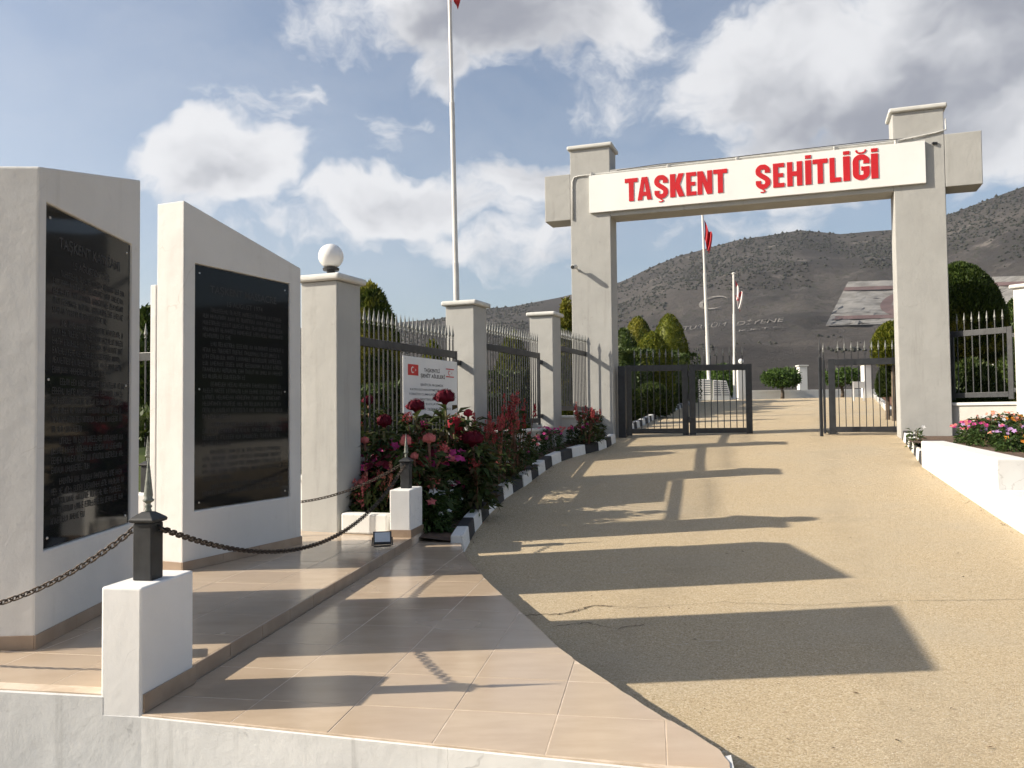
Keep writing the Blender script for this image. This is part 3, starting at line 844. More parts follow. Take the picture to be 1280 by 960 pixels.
# floodlights aimed at the slabs
def floodlight(c, rot, label):
    root = empty('floodlight', c, label, 'floodlight', 'ground floodlights', rot=rot)
    til = R(-38)
    def T(x, y, z): return (x, y * math.cos(til) - z * math.sin(til), .085 + y * math.sin(til) + z * math.cos(til))
    def bx(x0, x1, y0, y1, z0, z1): return MB().prism([T(x0, y0, z0), T(x1, y0, z0), T(x1, y1, z0), T(x0, y1, z0)], [T(x0, y0, z1), T(x1, y0, z1), T(x1, y1, z1), T(x0, y1, z1)])
    bx(-.085, .085, 0, .03, -.065, .065).build('housing', M_dark, root, world=False, bevel=.006)
    bx(-.07, .07, -.003, -.0005, -.05, .05).build('lens', M_lens, root, world=False)
    bx(-.03, .03, .031, .045, -.04, .04).build('heat_sink', M_dark, root, world=False)
    br = MB()
    br.tube([(-.09, .01, .085), (-.095, .01, .012), (-.07, .01, .004), (.07, .01, .004), (.095, .01, .012), (.09, .01, .085)], .006, 6).build('bracket', M_dark, root, world=False)
M_lens = surf('floodlight_lens', (.62, .64, .66), (.55, .57, .6), .12, 8., 30., 0)
fq = pz(478, 683, UP)
floodlight((fq[0], fq[1], UP), R(10), 'small floodlight on the terrace beside the far pedestal')
fq = AB(-2.55, 3.95)
floodlight((fq[0], fq[1], UP), R(-70), 'small floodlight mostly hidden behind the nearest pedestal')

# ------------------------------------------------------------------ kerbs
def resample(P, step):
    P = np.asarray(P); cl = np.concatenate([[0], np.cumsum(np.linalg.norm(np.diff(P, axis=0), axis=1))])
    n = max(1, int(round(cl[-1] / step))); s_ = np.linspace(0, cl[-1], n + 1)
    return np.stack([np.interp(s_, cl, P[:, 0]), np.interp(s_, cl, P[:, 1])], 1)
def kerb(P, step, side, w=.16, h=.17, first=0, name='kerb', top=None):
    """alternating painted stones; side = +1 puts the body to the left of the path"""
    Q = resample(P, step)
    root = None
    zs = [float(dz(*q)) for q in Q]
    L = MB(); 
    ls, rs_ = [], []
    for i, q in enumerate(Q):
        t = Q[min(i+1, len(Q)-1)] - Q[max(i-1, 0)]; t /= np.linalg.norm(t); n_ = np.array([-t[1], t[0]]) * side
        ls.append((q, n_))
    vs = []
    for (q, n_), z in zip(ls, zs):
        for k in (.03, w - .03):
            p_ = q + n_ * k; vs += [(p_[0], p_[1], z - .12), (p_[0], p_[1], z + h * .5)]
    fs = []
    for i in range(len(Q) - 1):
        a, b = 4*i, 4*(i+1)
        fs += [(a, b, b+1, a+1), (a+1, b+1, b+3, a+3), (a+3, b+3, b+2, a+2)]
    root = MB().add(vs, fs).build(name, M_kb, kind='structure')
    for i in range(len(Q) - 1):
        (q0, n0), (q1, n1_) = ls[i], ls[i+1]
        g_ = .004; t = (q1 - q0) / np.linalg.norm(q1 - q0)
        j = [random.uniform(-.008, .008) for _ in range(4)]
        a, b = q0 + t * g_ + n0 * j[0], q1 - t * g_ + n1_ * j[0]
        c, d = b + n1_ * w, a + n0 * w
        z0, z1 = zs[i], zs[i+1]
        hh = h + j[1]
        lo = [(a[0], a[1], z0 - .1), (b[0], b[1], z1 - .1), (c[0], c[1], z1 - .1), (d[0], d[1], z0 - .1)]
        ins = .025
        a2, b2, c2, d2 = a + n0 * ins, b + n1_ * ins, c - n1_ * .008, d - n0 * .008
        hi = [(a2[0], a2[1], z0 + hh), (b2[0], b2[1], z1 + hh + j[2] * .5), (c2[0], c2[1], z1 + hh + j[2] * .5), (d2[0], d2[1], z0 + hh)]
        MB().prism(lo, hi).build('kerb_stone', (M_kw, M_kb)[(i + first) % 2], root, bevel=.012, seg=2)
    return root
kerb(kerbL, .46, 1, first=0)
kerb(kerbIn, .5, 1, first=1, h=.16)
kerb(kerbInR[::-1], .5, 1, first=0, h=.16)
kr = np.array([pd(1150, 581)[:2], pd(1136, 561)[:2], pd(1127, 549)[:2]])
kerb(kr, .40, -1, first=1, w=.18, h=.16)

# ------------------------------------------------------------------ fence along the drive
FD = np.array([.37, .929]); FD = FD / np.linalg.norm(FD)
FW = np.array([-FD[1], FD[0]])
C1 = np.array([-1.83, 8.71])
PW = .455
def fpt(t, k): return C1 + FD * t + FW * k     # t along the fence, k leftwards from the drive-side faces
def pillar(c, d, w, z0, z1, label, cap=.075, over=.055, name='fence_pillar', group='square fence pillars', mat=None):
    """square pillar centred on c, one side along d"""
    d = np.array(d); n_ = np.array([-d[1], d[0]])
    root = empty(name, (c[0], c[1], z0), label, 'pillar', group)
    def sq(h): return [c + d*h*a + n_*h*b for a, b in ((-1, -1), (1, -1), (1, 1), (-1, 1))]
    MB().ext(sq(w/2), z0, z1 - cap).build('shaft', mat or M_pil, root, bevel=.012)
    MB().ext(sq(w/2 + over), z1 - cap + .002, z1).build('cap', M_cap, root, bevel=.028, seg=3)
    return root
pt = [0, 3.49, 7.0]
ptop = [2.80, 2.95, 3.17]
plab = ['wide grey pillar carrying a white globe lamp, beside the farther slab', 'grey fence pillar right of the notice board, with the tall flagpole behind it',
        'grey fence pillar nearest to the left leg of the gate arch']
for t, zt, lb_ in zip(pt, ptop, plab):
    c = fpt(t + PW/2, PW/2)
    pillar(c, FD, PW, float(dz(*c)) - .3 if t else UP - .02, zt, lb_)
# bars share one mesh per height
def bar_mesh(h, rail_z, w=.016, tipl=.20):
    b = MB(); q = w/2
    b.prism([(-q, -q, 0), (q, -q, 0), (q, q, 0), (-q, q, 0)], [(-q, -q, h - tipl), (q, -q, h - tipl), (q, q, h - tipl), (-q, q, h - tipl)])
    b.lathe([(.006, h - tipl), (.016, h - tipl + .012), (.016, h - tipl + .02), (.009, h - tipl + .03), (.022, h - tipl + .06), (.015, h - tipl + .10), (.001, h)], n=6)
    me = bpy.data.meshes.new('bar'); me.from_pydata([tuple(v) for v in b.v], [], b.f); me.materials.append(M_iron); me.materials.append(M_tip)
    me.polygons.foreach_set('material_index', [0]*6 + [1]*(len(b.f) - 6)); return me
M_tip = surf('pale_spear_tip', (.12, .125, .12), (.24, .25, .24), .5, 30., 120., .3, .001)  # spear tips in a paler grey than the black bars
BARS = {}
def iron_panel(p0, p1, z0, ztop, zspear, label, group, name='fence_panel', cat='fence panel', spacing=.105, stile=.06, rail=.10, pegs=(True, True), rw=.03, skip0=None, mids=(), handle=False):
    p0, p1 = np.array(p0), np.array(p1); d = p1 - p0; L = np.linalg.norm(d); rot = math.atan2(d[1], d[0])
    root = empty(name, (p0[0], p0[1], z0), label, cat, group, rot=rot)
    H = ztop - z0
    bx = lambda x0, x1, y, za, zb: MB().box(((x0+x1)/2, 0, (za+zb)/2), (x1-x0, y, zb-za))
    bx(stile + .001, L - stile - .001, rw, H - rail, H).build('top_rail', M_iron, root, world=False, bevel=.004)
    bx(stile + .001, L - stile - .001, rw, .0, rail * .85).build('bottom_rail', M_iron, root, world=False, bevel=.004)
    bx(0, stile, rw + .006, -.04, H + .004).build('stile', M_iron, root, world=False, bevel=.004)
    bx(L - stile, L, rw + .006, -.04, H + .004).build('stile', M_iron, root, world=False, bevel=.004)
    for mx in mids: bx(mx - stile*.5, mx + stile*.5, rw + .004, .0, H + .002).build('stile', M_iron, root, world=False, bevel=.004)
    hb = round(zspear - z0, 3)
    if hb not in BARS: BARS[hb] = bar_mesh(hb, H)
    n = max(2, int((L - 2*stile) / spacing))
    for k in range(n):
        x = stile + (L - 2*stile) * (k + .5) / n
        if any(abs(x - mx) < stile*.6 for mx in mids): continue
        o = bpy.data.objects.new('bar', BARS[hb]); COL.objects.link(o); o.parent = root; o.location = (x, 0, 0)
    for e, on in zip((-.001, L + .001), pegs):
        if on:
            for zz in (H - .16, .12):
                s_ = -1 if e < 0 else 1
                MB().box((e + s_*.06, 0, zz), (.118, .05, .075)).build('fixing_bracket', M_iron, root, world=False, bevel=.006)
    if handle:
        MB().tube([(L - .03, -.03, H*.55), (L - .03, -.06, H*.55), (L - .10, -.07, H*.55)], .008, 6).build('latch', M_iron, root, world=False)
    return root
caps = [.83, 1.03, 1.25]
tops = [2.20, 2.40, 2.62]
PK = PW/2
spans = [(pt[0] + PW + .12, pt[1] - .12), (pt[1] + PW + .12, pt[2] - .12), (pt[2] + PW + .12, 9.93)]
flab = ['black iron fence panel carrying the white notice board', 'black iron fence panel behind the spiky pink flowers', 'short black iron fence panel next to the gate arch']
for (ta, tb), zc, zt, lb_ in zip(spans, caps, tops, flab):
    iron_panel(fpt(ta, PK), fpt(tb, PK), zc + .10, zt, zt + .36, lb_, 'iron fence panels')
# dwarf walls under the panels
wend = 10.0
for i, ((a, b), zc) in enumerate(zip([(pt[0] + PW, pt[1]), (pt[1] + PW, pt[2]), (pt[2] + PW, wend)], caps)):
    c = fpt((a + b)/2, PK)
    root = empty('dwarf_wall', (c[0], c[1], float(dz(*c))), ('low grey wall under the fence panel with the notice board', 'low grey wall under the middle fence panel by the drive', 'low grey wall under the short panel beside the gate arch')[i], 'wall', 'dwarf walls under the fence')
    q = [fpt(a + .002, PK - .11), fpt(b - .002, PK - .11), fpt(b - .002, PK + .11), fpt(a + .002, PK + .11)]
    MB().ext(q, float(dz(*c)) - .6, zc - .05).build('wall', M_low, root)
    q = [fpt(a + .002, PK - .14), fpt(b - .002, PK - .14), fpt(b - .002, PK + .14), fpt(a + .002, PK + .14)]
    MB().ext(q, zc - .049, zc).build('coping', M_cap, root, bevel=.012)
# fence turning left behind the slabs
lw0, lw1 = fpt(PK, PW + .02), fpt(PK, PW + 3.6)
c = fpt(PK, PW + 3.85)
pillar(c, FD, PW, UP, 2.8, 'grey fence pillar behind the nearer memorial slab')
iron_panel(fpt(PK, PW + .14), fpt(PK, PW + 3.48), .75, 2.08, 2.44, 'black iron fence panel behind the memorial slabs', 'iron fence panels')
root = empty('dwarf_wall', ((lw0 + lw1)[0]/2, (lw0 + lw1)[1]/2, UP), 'low pale wall behind the memorial slabs, seen in the slot between them', 'wall', 'dwarf walls under the fence')
q = [fpt(PK - .11, PW + .002), fpt(PK - .11, PW + 3.62), fpt(PK + .11, PW + 3.62), fpt(PK + .11, PW + .002)]
MB().ext(q, UP - .05, .60).build('wall', M_wallw, root)
q = [fpt(PK - .14, PW + .002), fpt(PK - .14, PW + 3.62), fpt(PK + .14, PW + 3.62), fpt(PK + .14, PW + .002)]
MB().ext(q, .601, .65).build('coping', M_cap, root, bevel=.012)
# white kerb closing the bed between pillar and pedestal
pa, pb = pz(424, 667, UP), pz(484, 669, UP)
d = (pb - pa)[:2]; d /= np.linalg.norm(d); n_ = np.array([-d[1], d[0]])
bk = MB().ext([pa[:2] + d*.02, pb[:2], pb[:2] + n_*.15, pa[:2] + d*.02 + n_*.15], UP + .001, UP + .21)
bk.build('planter_edging', M_kw, bevel=.02, seg=3, loc=(pa[0], pa[1], UP), label='white painted edging block between the globe lamp pillar and far pedestal', cat='edging')

# globe lamp
gc = fpt(PK, PK); gz = 2.80
root = empty('globe_lamp', (gc[0], gc[1], gz), 'white globe lamp on black collar on top of the wide pillar', 'lamp')
MB().lathe([(.075, .0), (.075, .012), (.045, .02), (.045, .07), (.085, .075), (.09, .10), (.08, .105)], c=(gc[0], gc[1], gz), n=20).build('collar', M_dark, root, smooth=False)
pr = [(.136 * math.sin(a), .232 - .136 * math.cos(a)) for a in np.linspace(.55, math.pi - .001, 18)]
MB().lathe(pr, c=(gc[0], gc[1], gz), n=32).build('globe', M_globe, root, smooth=True)

# ------------------------------------------------------------------ notice board on the fence
sp0 = fpt(0, PK - .035); nrm = np.array([-FW[0], -FW[1], 0])
sp3 = np.array([sp0[0], sp0[1], 0])
TL, TR, BL, BR = (pplane(*q, sp3, nrm) for q in ((504, 446), (571, 451), (504, 521), (572, 519)))
tl = lambda P: np.dot(P[:2] - C1, FD)
ta, tb = (tl(TL) + tl(BL))/2, (tl(TR) + tl(BR))/2
za, zb = (BL[2] + BR[2])/2, (TL[2] + TR[2])/2
root = empty('notice_board', (*fpt((ta+tb)/2, PK - .03), za), 'white notice board with two small flags hung on the iron fence', 'sign')
q = [fpt(ta, PK - .036), fpt(tb, PK - .036), fpt(tb, PK - .026), fpt(ta, PK - .026)]
M_sign = surf('notice_white', (.74, .745, .75), (.70, .705, .71), .4, 2., 40., .03, .001)
M_ink = surf('notice_ink', (.03, .03, .035), (.05, .05, .055), .6, 20., 40., 0)
M_ink2 = surf('notice_ink_grey', (.07, .085, .11), (.09, .105, .13), .6, 20., 40., 0)
pnl = MB().ext(q, za, zb).build('panel', M_sign, root, bevel=.002)
W_, H_ = tb - ta, zb - za
def SB(x, y, lift=.0022):
    p_ = fpt(ta + x * W_, PK - .036 - lift); return (p_[0], p_[1], za + y * H_)
def sgn(name, pts, faces, mat, lift=.0022): MB().add([SB(x, y, lift) for x, y in pts], faces).build(name, mat, pnl, recalc=False)
def stext(body, cx, y, w, h, mat):
    v, f = text_geo(body, 1., 'LEFT', .022 if mat is M_ink else .012); x0, x1 = v[:, 0].min(), v[:, 0].max()
    sgn('text_line', [(cx - w/2 + (p[0] - x0)/(x1 - x0)*w, y + p[1]*h/.72) for p in v], f, mat)
stext('TAŞKENTLİ', .50, .765, .29, .060, M_ink)
stext('ŞEHİT AİLELERİ', .52, .665, .45, .060, M_ink)
for body, y, w in (('ŞEHİTLİK PROJEMİZE', .52, .42), ('KATKI KOYAN KIYMETLİ HALKIMIZA', .435, .78), ('TÜRKİYE CUMHURİYETİNE VE KKTC', .355, .82), ('DESTEKLERİNDEN', .27, .44), ('DOLAYI', .19, .22), ('MİNNETLE TEŞEKKÜR EDERİZ', .105, .74)):
    stext(body, .50, y, w, .036, M_ink2)
def star(cx, cy, r_, asp): return [(cx + (r_ if k % 2 == 0 else r_*.4)*math.cos(math.pi + k*math.pi/5)*asp, cy + (r_ if k % 2 == 0 else r_*.4)*math.sin(math.pi + k*math.pi/5)) for k in range(10)]
def cres(cx, cy, r_, asp):
    out = []
    for k in range(21):
        a = R(35) + k/20*R(290); out.append((cx + r_*math.cos(a)*asp, cy + r_*math.sin(a)))
    for k in range(21):
        a = R(325) - k/20*R(290); out.append((cx + r_*.25*asp + r_*.8*math.cos(a)*asp*.97, cy + r_*.8*math.sin(a)*.86))
    return out
asp = H_/W_
sgn('flag_print', [(.075, .685), (.255, .685), (.255, .87), (.075, .87)], [(0, 1, 2, 3)], M_red, .0016)
cp = cres(.155, .7775, .055, asp); sgn('crescent_print', cp, [(k, k+1, 40-k, 41-k) for k in range(20)], M_sign, .003)
sp = star(.205, .7775, .024, asp); sgn('star_print', sp + [(.205, .7775)], [(k, (k+1) % 10, 10) for k in range(10)], M_sign, .003)
sgn('flag_print', [(.77, .84), (.93, .84), (.93, .86), (.77, .86)], [(0, 1, 2, 3)], M_red)
sgn('flag_print', [(.77, .70), (.93, .70), (.93, .72), (.77, .72)], [(0, 1, 2, 3)], M_red)
cp = cres(.835, .78, .045, asp); sgn('crescent_print', cp, [(k, k+1, 40-k, 41-k) for k in range(20)], M_red)
sp = star(.885, .78, .02, asp); sgn('star_print', sp + [(.885, .78)], [(k, (k+1) % 10, 10) for k in range(10)], M_red)
for x, y in ((.03, .96), (.97, .96), (.03, .04), (.97, .04)):
    c0 = np.array(SB(x, y, .0)); MB().tube([c0, c0 + nrm*.006], .006, 8).build('screw', M_silver, pnl)

# ------------------------------------------------------------------ gate arch
G0 = np.array([1.72, 17.9]); GN = np.array([-GD[0], -GD[1], 0]); G03 = np.array([G0[0], G0[1], 0])
def kk(x, y): return np.dot(pplane(x, y, G03, GN)[:2] - G0, BD)
def gpt(k, dpt): return G0 + BD * k + GD * dpt
GZ = .745
L0, L1 = kk(715, 400), kk(765, 400)
Q0, Q1 = kk(1122, 400), kk(1187, 400)
DEP = .62
zcap = 7.13; zb0, zb1 = pplane(700, 276, G03, GN)[2], pplane(1200, 165.5, G03, GN)[2]
arch = empty('gate_arch', (*gpt((L1 + Q0)/2, .3), GZ), 'tall grey concrete gate arch with crossbeam over the driveway', 'gate arch')
def rect(k0, k1, d0, d1): return [gpt(k0, d0), gpt(k1, d0), gpt(k1, d1), gpt(k0, d1)]
for (a, b) in ((L0, L1), (Q0, Q1)):
    MB().ext(rect(a, b, 0, DEP), GZ - .4, zcap - .09).build('pillar', M_pil, arch, bevel=.012)
    MB().ext(rect(a - .06, b + .06, -.06, DEP + .06), zcap - .089, zcap).build('pillar_cap', M_cap, arch, bevel=.03, seg=3)
kl, krr = kk(681, 250), kk(1228, 195)
for (a, b) in ((kl, L0 - .001), (L1 + .001, Q0 - .001), (Q1 + .001, krr)):
    MB().ext(rect(a, b, .004, DEP - .004), zb0, zb1).build('beam', M_pil, arch, bevel=.012)
# name board and its letters
bdp = -.07
BP = np.array([*gpt(0, bdp), 0])
def bk_(x, y): P = pplane(x, y, BP, GN); return np.dot(P[:2] - G0, BD), P[2]
b0, b1 = bk_(736.5, 240)[0], bk_(1157, 200)[0]
zt_ = (bk_(737, 219)[1] + bk_(1157, 176)[1])/2; zl_ = (bk_(737, 267)[1] + bk_(1157, 227.5)[1])/2
board = empty('name_board', (*gpt((b0 + b1)/2, bdp), zl_), 'white name board with bold red capitals across the gate beam', 'sign')
bodyp = MB().ext(rect(b0, b1, bdp, -.004), zl_, zt_).build('panel', M_board, board, bevel=.004)
I_ = [(0, 0), (1, 0), (1, 1), (0, 1)]
GL = {'T': [[(0, 1), (0, .82), (.31, .82), (.31, 0), (.69, 0), (.69, .82), (1, .82), (1, 1)]],
      'E': [[(0, 0), (1, 0), (1, .17), (.46, .17), (.46, .42), (.9, .42), (.9, .58), (.46, .58), (.46, .83), (1, .83), (1, 1), (0, 1)]],
      'H': [[(0, 0), (.36, 0), (.36, .41), (.64, .41), (.64, 0), (1, 0), (1, 1), (.64, 1), (.64, .60), (.36, .60), (.36, 1), (0, 1)]],
      'L': [[(0, 0), (1, 0), (1, .18), (.46, .18), (.46, 1), (0, 1)]],
      'K': [[(0, 0), (.37, 0), (.37, .38), (.60, 0), (1, 0), (.68, .53), (.97, 1), (.59, 1), (.37, .62), (.37, 1), (0, 1)]],
      'N': [[(0, 0), (.33, 0), (.33, .52), (.64, 0), (1, 0), (1, 1), (.67, 1), (.67, .50), (.37, 1), (0, 1)]],
      'A': [[(0, 0), (.33, 0), (.375, .18), (.5, .18), (.5, .35), (.41, .35), (.5, .80), (.5, 1), (.30, 1)], [(1, 0), (.70, 1), (.5, 1), (.5, .80), (.59, .35), (.5, .35), (.5, .18), (.625, .18), (.67, 0)]],
      'I': [I_]}
def spline(P, n=7):
    P = np.array(P, float); out = []
    Pe = np.vstack([2*P[0]-P[1], P, 2*P[-1]-P[-2]])
    for i in range(1, len(Pe) - 2):
        for k in range(n):
            t = k/n; a, b, c, d = Pe[i-1:i+3]
            out.append(.5*((2*b) + (c-a)*t + (2*a-5*b+4*c-d)*t*t + (3*b-a-3*c+d)*t**3))
    return np.array(out + [P[-1]])
def pen(P, hx, hy, n=7):
    Q = spline(P, n); lf, rg = [], []
    for i in range(len(Q)):
        t = Q[min(i+1, len(Q)-1)] - Q[max(i-1, 0)]; t = t/np.linalg.norm(t); nn = np.array([-t[1]*hx, t[0]*hy])
        lf.append(Q[i] + nn); rg.append(Q[i] - nn)
    return lf, rg
S_P = [(.81, .66), (.81, .79), (.66, .895), (.5, .91), (.33, .895), (.185, .79), (.20, .66), (.36, .56), (.62, .46), (.80, .35), (.815, .21), (.67, .105), (.5, .09), (.34, .105), (.19, .21), (.19, .34)]
G_P = [(.81, .64), (.81, .79), (.66, .895), (.5, .91), (.34, .895), (.19, .78), (.185, .5), (.19, .22), (.34, .105), (.5, .09), (.66, .105), (.81, .22), (.81, .52)]
def letter(ch, x0, x1, zb_, zt2):
    m = MB(); W2 = x1 - x0; H2 = zt2 - zb_
    fr_, bk2 = bdp - .012, bdp - .0005
    def P3(p, dpt): q = gpt(x0 + p[0]*W2, dpt); return (q[0], q[1], zb_ + p[1]*H2)
    def poly(pl): m.prism([P3(p, bk2) for p in pl], [P3(p, fr_) for p in pl])
    def strip(lf, rg):
        n = len(lf)
        vs = [P3(p, fr_) for p in lf] + [P3(p, fr_) for p in rg] + [P3(p, bk2) for p in lf] + [P3(p, bk2) for p in rg]
        fs = []
        for i in range(n-1):
            fs += [(i, i+1, n+i+1, n+i), (i, 2*n+i, 2*n+i+1, i+1), (n+i, n+i+1, 3*n+i+1, 3*n+i)]
        fs += [(0, n, 3*n, 2*n), (n-1, 3*n-1, 4*n-1, 2*n-1)]
        m.add(vs, fs)
    base = {'Ş': 'S', 'İ': 'I', 'Ğ': 'G'}.get(ch, ch)
    if base == 'S': strip(*pen(S_P, .185, .10))
    elif base == 'G':
        strip(*pen(G_P, .185, .10)); poly([(.50, .37), (.622, .37), (.622, .53), (.50, .53)])
    else:
        for pl in GL[base]: poly(pl)
    if ch == 'İ': poly([(0.03, 1.07), (.97, 1.07), (.97, 1.21), (.03, 1.21)])
    if ch == 'Ş': strip(*pen([(.50, -.012), (.49, -.045), (.62, -.085), (.60, -.13), (.44, -.15), (.32, -.135)], .05, .022))
    if ch == 'Ğ': strip(*pen([(.20, 1.20), (.30, 1.10), (.5, 1.075), (.70, 1.10), (.80, 1.20)], .06, .03))
    m.build('letter', M_red, board)
zbase = (bk_(790, 252.7)[1] + bk_(1094, 221.5)[1])/2
ztopl = (bk_(790, 224.6)[1] + bk_(1094, 190.0)[1])/2
for ch, xa, xb in (('T', 781, 797), ('A', 796.7, 814.6), ('Ş', 817.9, 834.7), ('K', 837.4, 855.5), ('E', 857.7, 870.1), ('N', 871.8, 890.2), ('T', 891.8, 909.1),
                   ('Ş', 944.7, 962.7), ('E', 966.4, 980.5), ('H', 984, 1003), ('İ', 1006.6, 1014.5), ('T', 1016.3, 1034.7), ('L', 1037.2, 1051.3), ('İ', 1054.2, 1062.8), ('Ğ', 1066.3, 1087.3), ('İ', 1089.3, 1098.2)):
    letter(ch, bk_(xa, 225)[0], bk_(xb, 225)[0], zbase, ztopl)
# conduit along the top of the board, cable up the pillar
def gp3(k, dpt, z): q = gpt(k, dpt); return (q[0], q[1], z)
cond = empty('conduit', gp3(b0 - .2, -.03, zl_), 'white cable conduit running along the top of the name board', 'conduit')
zc_ = zt_ + .03
MB().tube([gp3(L0 + .05, -.018, 5.5), gp3(L0 + .05, -.018, zc_ - .12), gp3(L0 + .09, -.018, zc_ - .02), gp3(L0 + .2, -.018, zc_), gp3(b0, -.03, zc_), gp3((b0+b1)/2, -.045, zc_ + .012), gp3(b1 - .6, -.03, zc_ + .02), gp3(Q1 - .15, -.02, zc_ + .11), gp3(Q1 + .03, -.018, zc_ + .15), gp3(Q1 + .03, .03, zc_ + .38)], .014, 8).build('pipe', M_cable, cond, smooth=True)
for k_ in (L0 + .5, b0 + 1.7, b0 + 3.1, b1 - 1.6, b1 - .5):
    MB().box(gp3(k_, -.045, zc_ + .005), (.05, .05, .07)).build('clip', M_cable, cond)
MB().tube([gp3(b0 + .6, -.02, zc_ + .035), gp3(b0 + 1.5, -.015, zc_ + .075), gp3(b0 + 2.7, -.02, zc_ + .05), gp3(b1 - .8, -.02, zc_ + .085), gp3(b1 - .2, -.015, zc_ + .05)], .007, 6).build('cable', M_dark, cond)
bkx = gp3(b1 + .17, -.02, zt_ - .06)
MB().box(bkx, (.09, .05, .035)).build('box', M_dark, cond)
# camera on the left pillar
kc, zc2 = bk_(722, 335)
cm = empty('security_camera', gp3(L0 + .10, -.1, zc2), 'small white security camera on the left gate pillar', 'camera')
ca, cb = np.array(gp3(L0 + .10, -.28, zc2 - .01)), np.array(gp3(L0 + .13, -.12, zc2 + .02))
MB().tube([ca, cb], [.05, .05], 14).build('housing', M_cable, cm, bevel=.006)
MB().tube([ca + (ca - cb)*.02, ca + (ca - cb)*.10], [.04, .036], 14).build('lens', M_dark, cm)
MB().tube([cb, np.array(gp3(L0 + .16, -.06, zc2 - .04)), np.array(gp3(L0 + .16, -.002, zc2 - .04))], [.018, .016, .03], 8).build('arm', M_cable, cm)

# gate leaves
zg0, zg1, zg2 = .83, 2.33, 2.70
def gl(x, Y): P = pY(x, 500, Y); return P[:2]
def postbox(c, d, w, z0, z1, parent, name='post'):
    d = np.array(d); n2 = np.array([-d[1], d[0]])
    MB().ext([c - d*w/2 - n2*w/2, c + d*w/2 - n2*w/2, c + d*w/2 + n2*w/2, c - d*w/2 + n2*w/2], z0, z1).build(name, M_iron, parent, bevel=.008)
hA, hM, hE = gl(780, 18.25), gl(861, 18.22), gl(940, 18.2)
gd = (hE - hA)/np.linalg.norm(hE - hA)
r1 = iron_panel(hA + gd*.04, hM - gd*.012, zg0, zg1, zg2, 'black iron gate leaf hinged to the left gate pillar', 'folding gate leaves', 'gate_leaf', 'gate', spacing=.125, stile=.13, rail=.13, pegs=(False, False), rw=.045)
r2 = iron_panel(hM + gd*.012, hE, zg0, zg1, zg2 + .02, 'black iron gate leaf standing free beside the gate opening', 'folding gate leaves', 'gate_leaf', 'gate', spacing=.125, stile=.13, rail=.13, pegs=(False, False), rw=.045, handle=True)
pp_ = empty('gate_post', (*gl(778, 18.0), GZ), 'dark square iron post at the foot of the left gate pillar', 'post')
postbox(gl(778, 18.0), GD, .16, GZ - .05, 2.30, pp_)
for i in range(3):
    MB().box((*(hM - np.array([0, .04])), zg0 + .3 + .5*i), (.05, .05, .12)).build('hinge', M_iron, r1, bevel=.006)
for rr_, c in ((r1, hM), (r2, hE)):
    MB().tube([(c[0] - .05, c[1] - .03, zg0 + .2), (c[0] - .05, c[1] - .03, float(dz(*c)) + .012)], .012, 8).build('drop_bolt', M_iron, rr_)
hB, hF = gl(1127, 16.75), gl(1036, 17.2)
gd2 = (hF - hB)/np.linalg.norm(hF - hB)
r3 = iron_panel(hF, hB - gd2*.05, zg0 + .02, zg1 + .02, zg2 + .02, 'black iron gate leaf hinged to the right gate pillar', 'folding gate leaves', 'gate_leaf', 'gate', spacing=.128, stile=.13, rail=.13, pegs=(False, False), rw=.045)
vd = pY(1031, 500, 17.35)[:2]; vd = vd/np.linalg.norm(vd)
f0 = gl(1030.5, 17.28)
r4 = iron_panel(f0, f0 + vd*1.35, zg0 + .03, zg1 + .02, zg2 + .02, 'black iron gate leaf folded back and seen edge on', 'folding gate leaves', 'gate_leaf', 'gate', spacing=.128, stile=.13, rail=.13, pegs=(False, False), rw=.045)
c = gl(1026, 16.95)
r5 = empty('gate_stop', (c[0], c[1], float(dz(*c))), 'thin upright iron bar with spear tip at the right gate leaf edge', 'post')
MB().box((c[0], c[1], .5*(zg1 + .05 + float(dz(*c)))), (.055, .055, zg1 + .05 - float(dz(*c)))).build('upright', M_iron, r5)
MB().lathe([(.02, zg1 + .05), (.014, zg1 + .12), (.024, zg1 + .2), (.012, zg1 + .34), (.001, zg1 + .46)], c=(c[0], c[1], 0), n=6).build('spear_tip', M_iron, r5)
postbox(gl(1129, 16.62), GD, .15, GZ - .05, zg1, empty('gate_post', (*gl(1129, 16.62), GZ), 'dark square iron post at the foot of the right gate pillar', 'post'))

# ------------------------------------------------------------------ right side: fence, planter wall
rp0 = gpt(Q1, .30)
rcap = 1.42
rend = gl(1268, 15.0)
rd = rend - rp0; rlen = np.linalg.norm(rd); rd = rd/rlen; rn = np.array([-rd[1], rd[0]])
iron_panel(rp0 + rd*.03, rend, rcap + .09, rcap + 1.36, rcap + 1.70, 'black iron fence panel right of the gate arch before a big conifer', 'iron fence panels', spacing=.12, stile=.09, rail=.11)
rpc = rend + rd*.36
pillar(rpc, rd, .46, .6, 3.50, 'pale pillar at the right edge of view beyond the planter', mat=M_wallw)
root = empty('dwarf_wall', (*(rp0 + rd*.6), .75), 'low grey wall under the fence panel right of the gate arch', 'wall', 'dwarf walls under the fence')
a, b = rp0 + rd*.002, rend + rd*3.0
MB().ext([a - rn*.12, b - rn*.12, b + rn*.12, a + rn*.12], .2, rcap - .06).build('wall', M_low, root)
MB().ext([a - rn*.16, rend + rd*.12 - rn*.16, rend + rd*.12 + rn*.16, a + rn*.16], rcap - .059, rcap).build('coping', M_cap, root, bevel=.012)
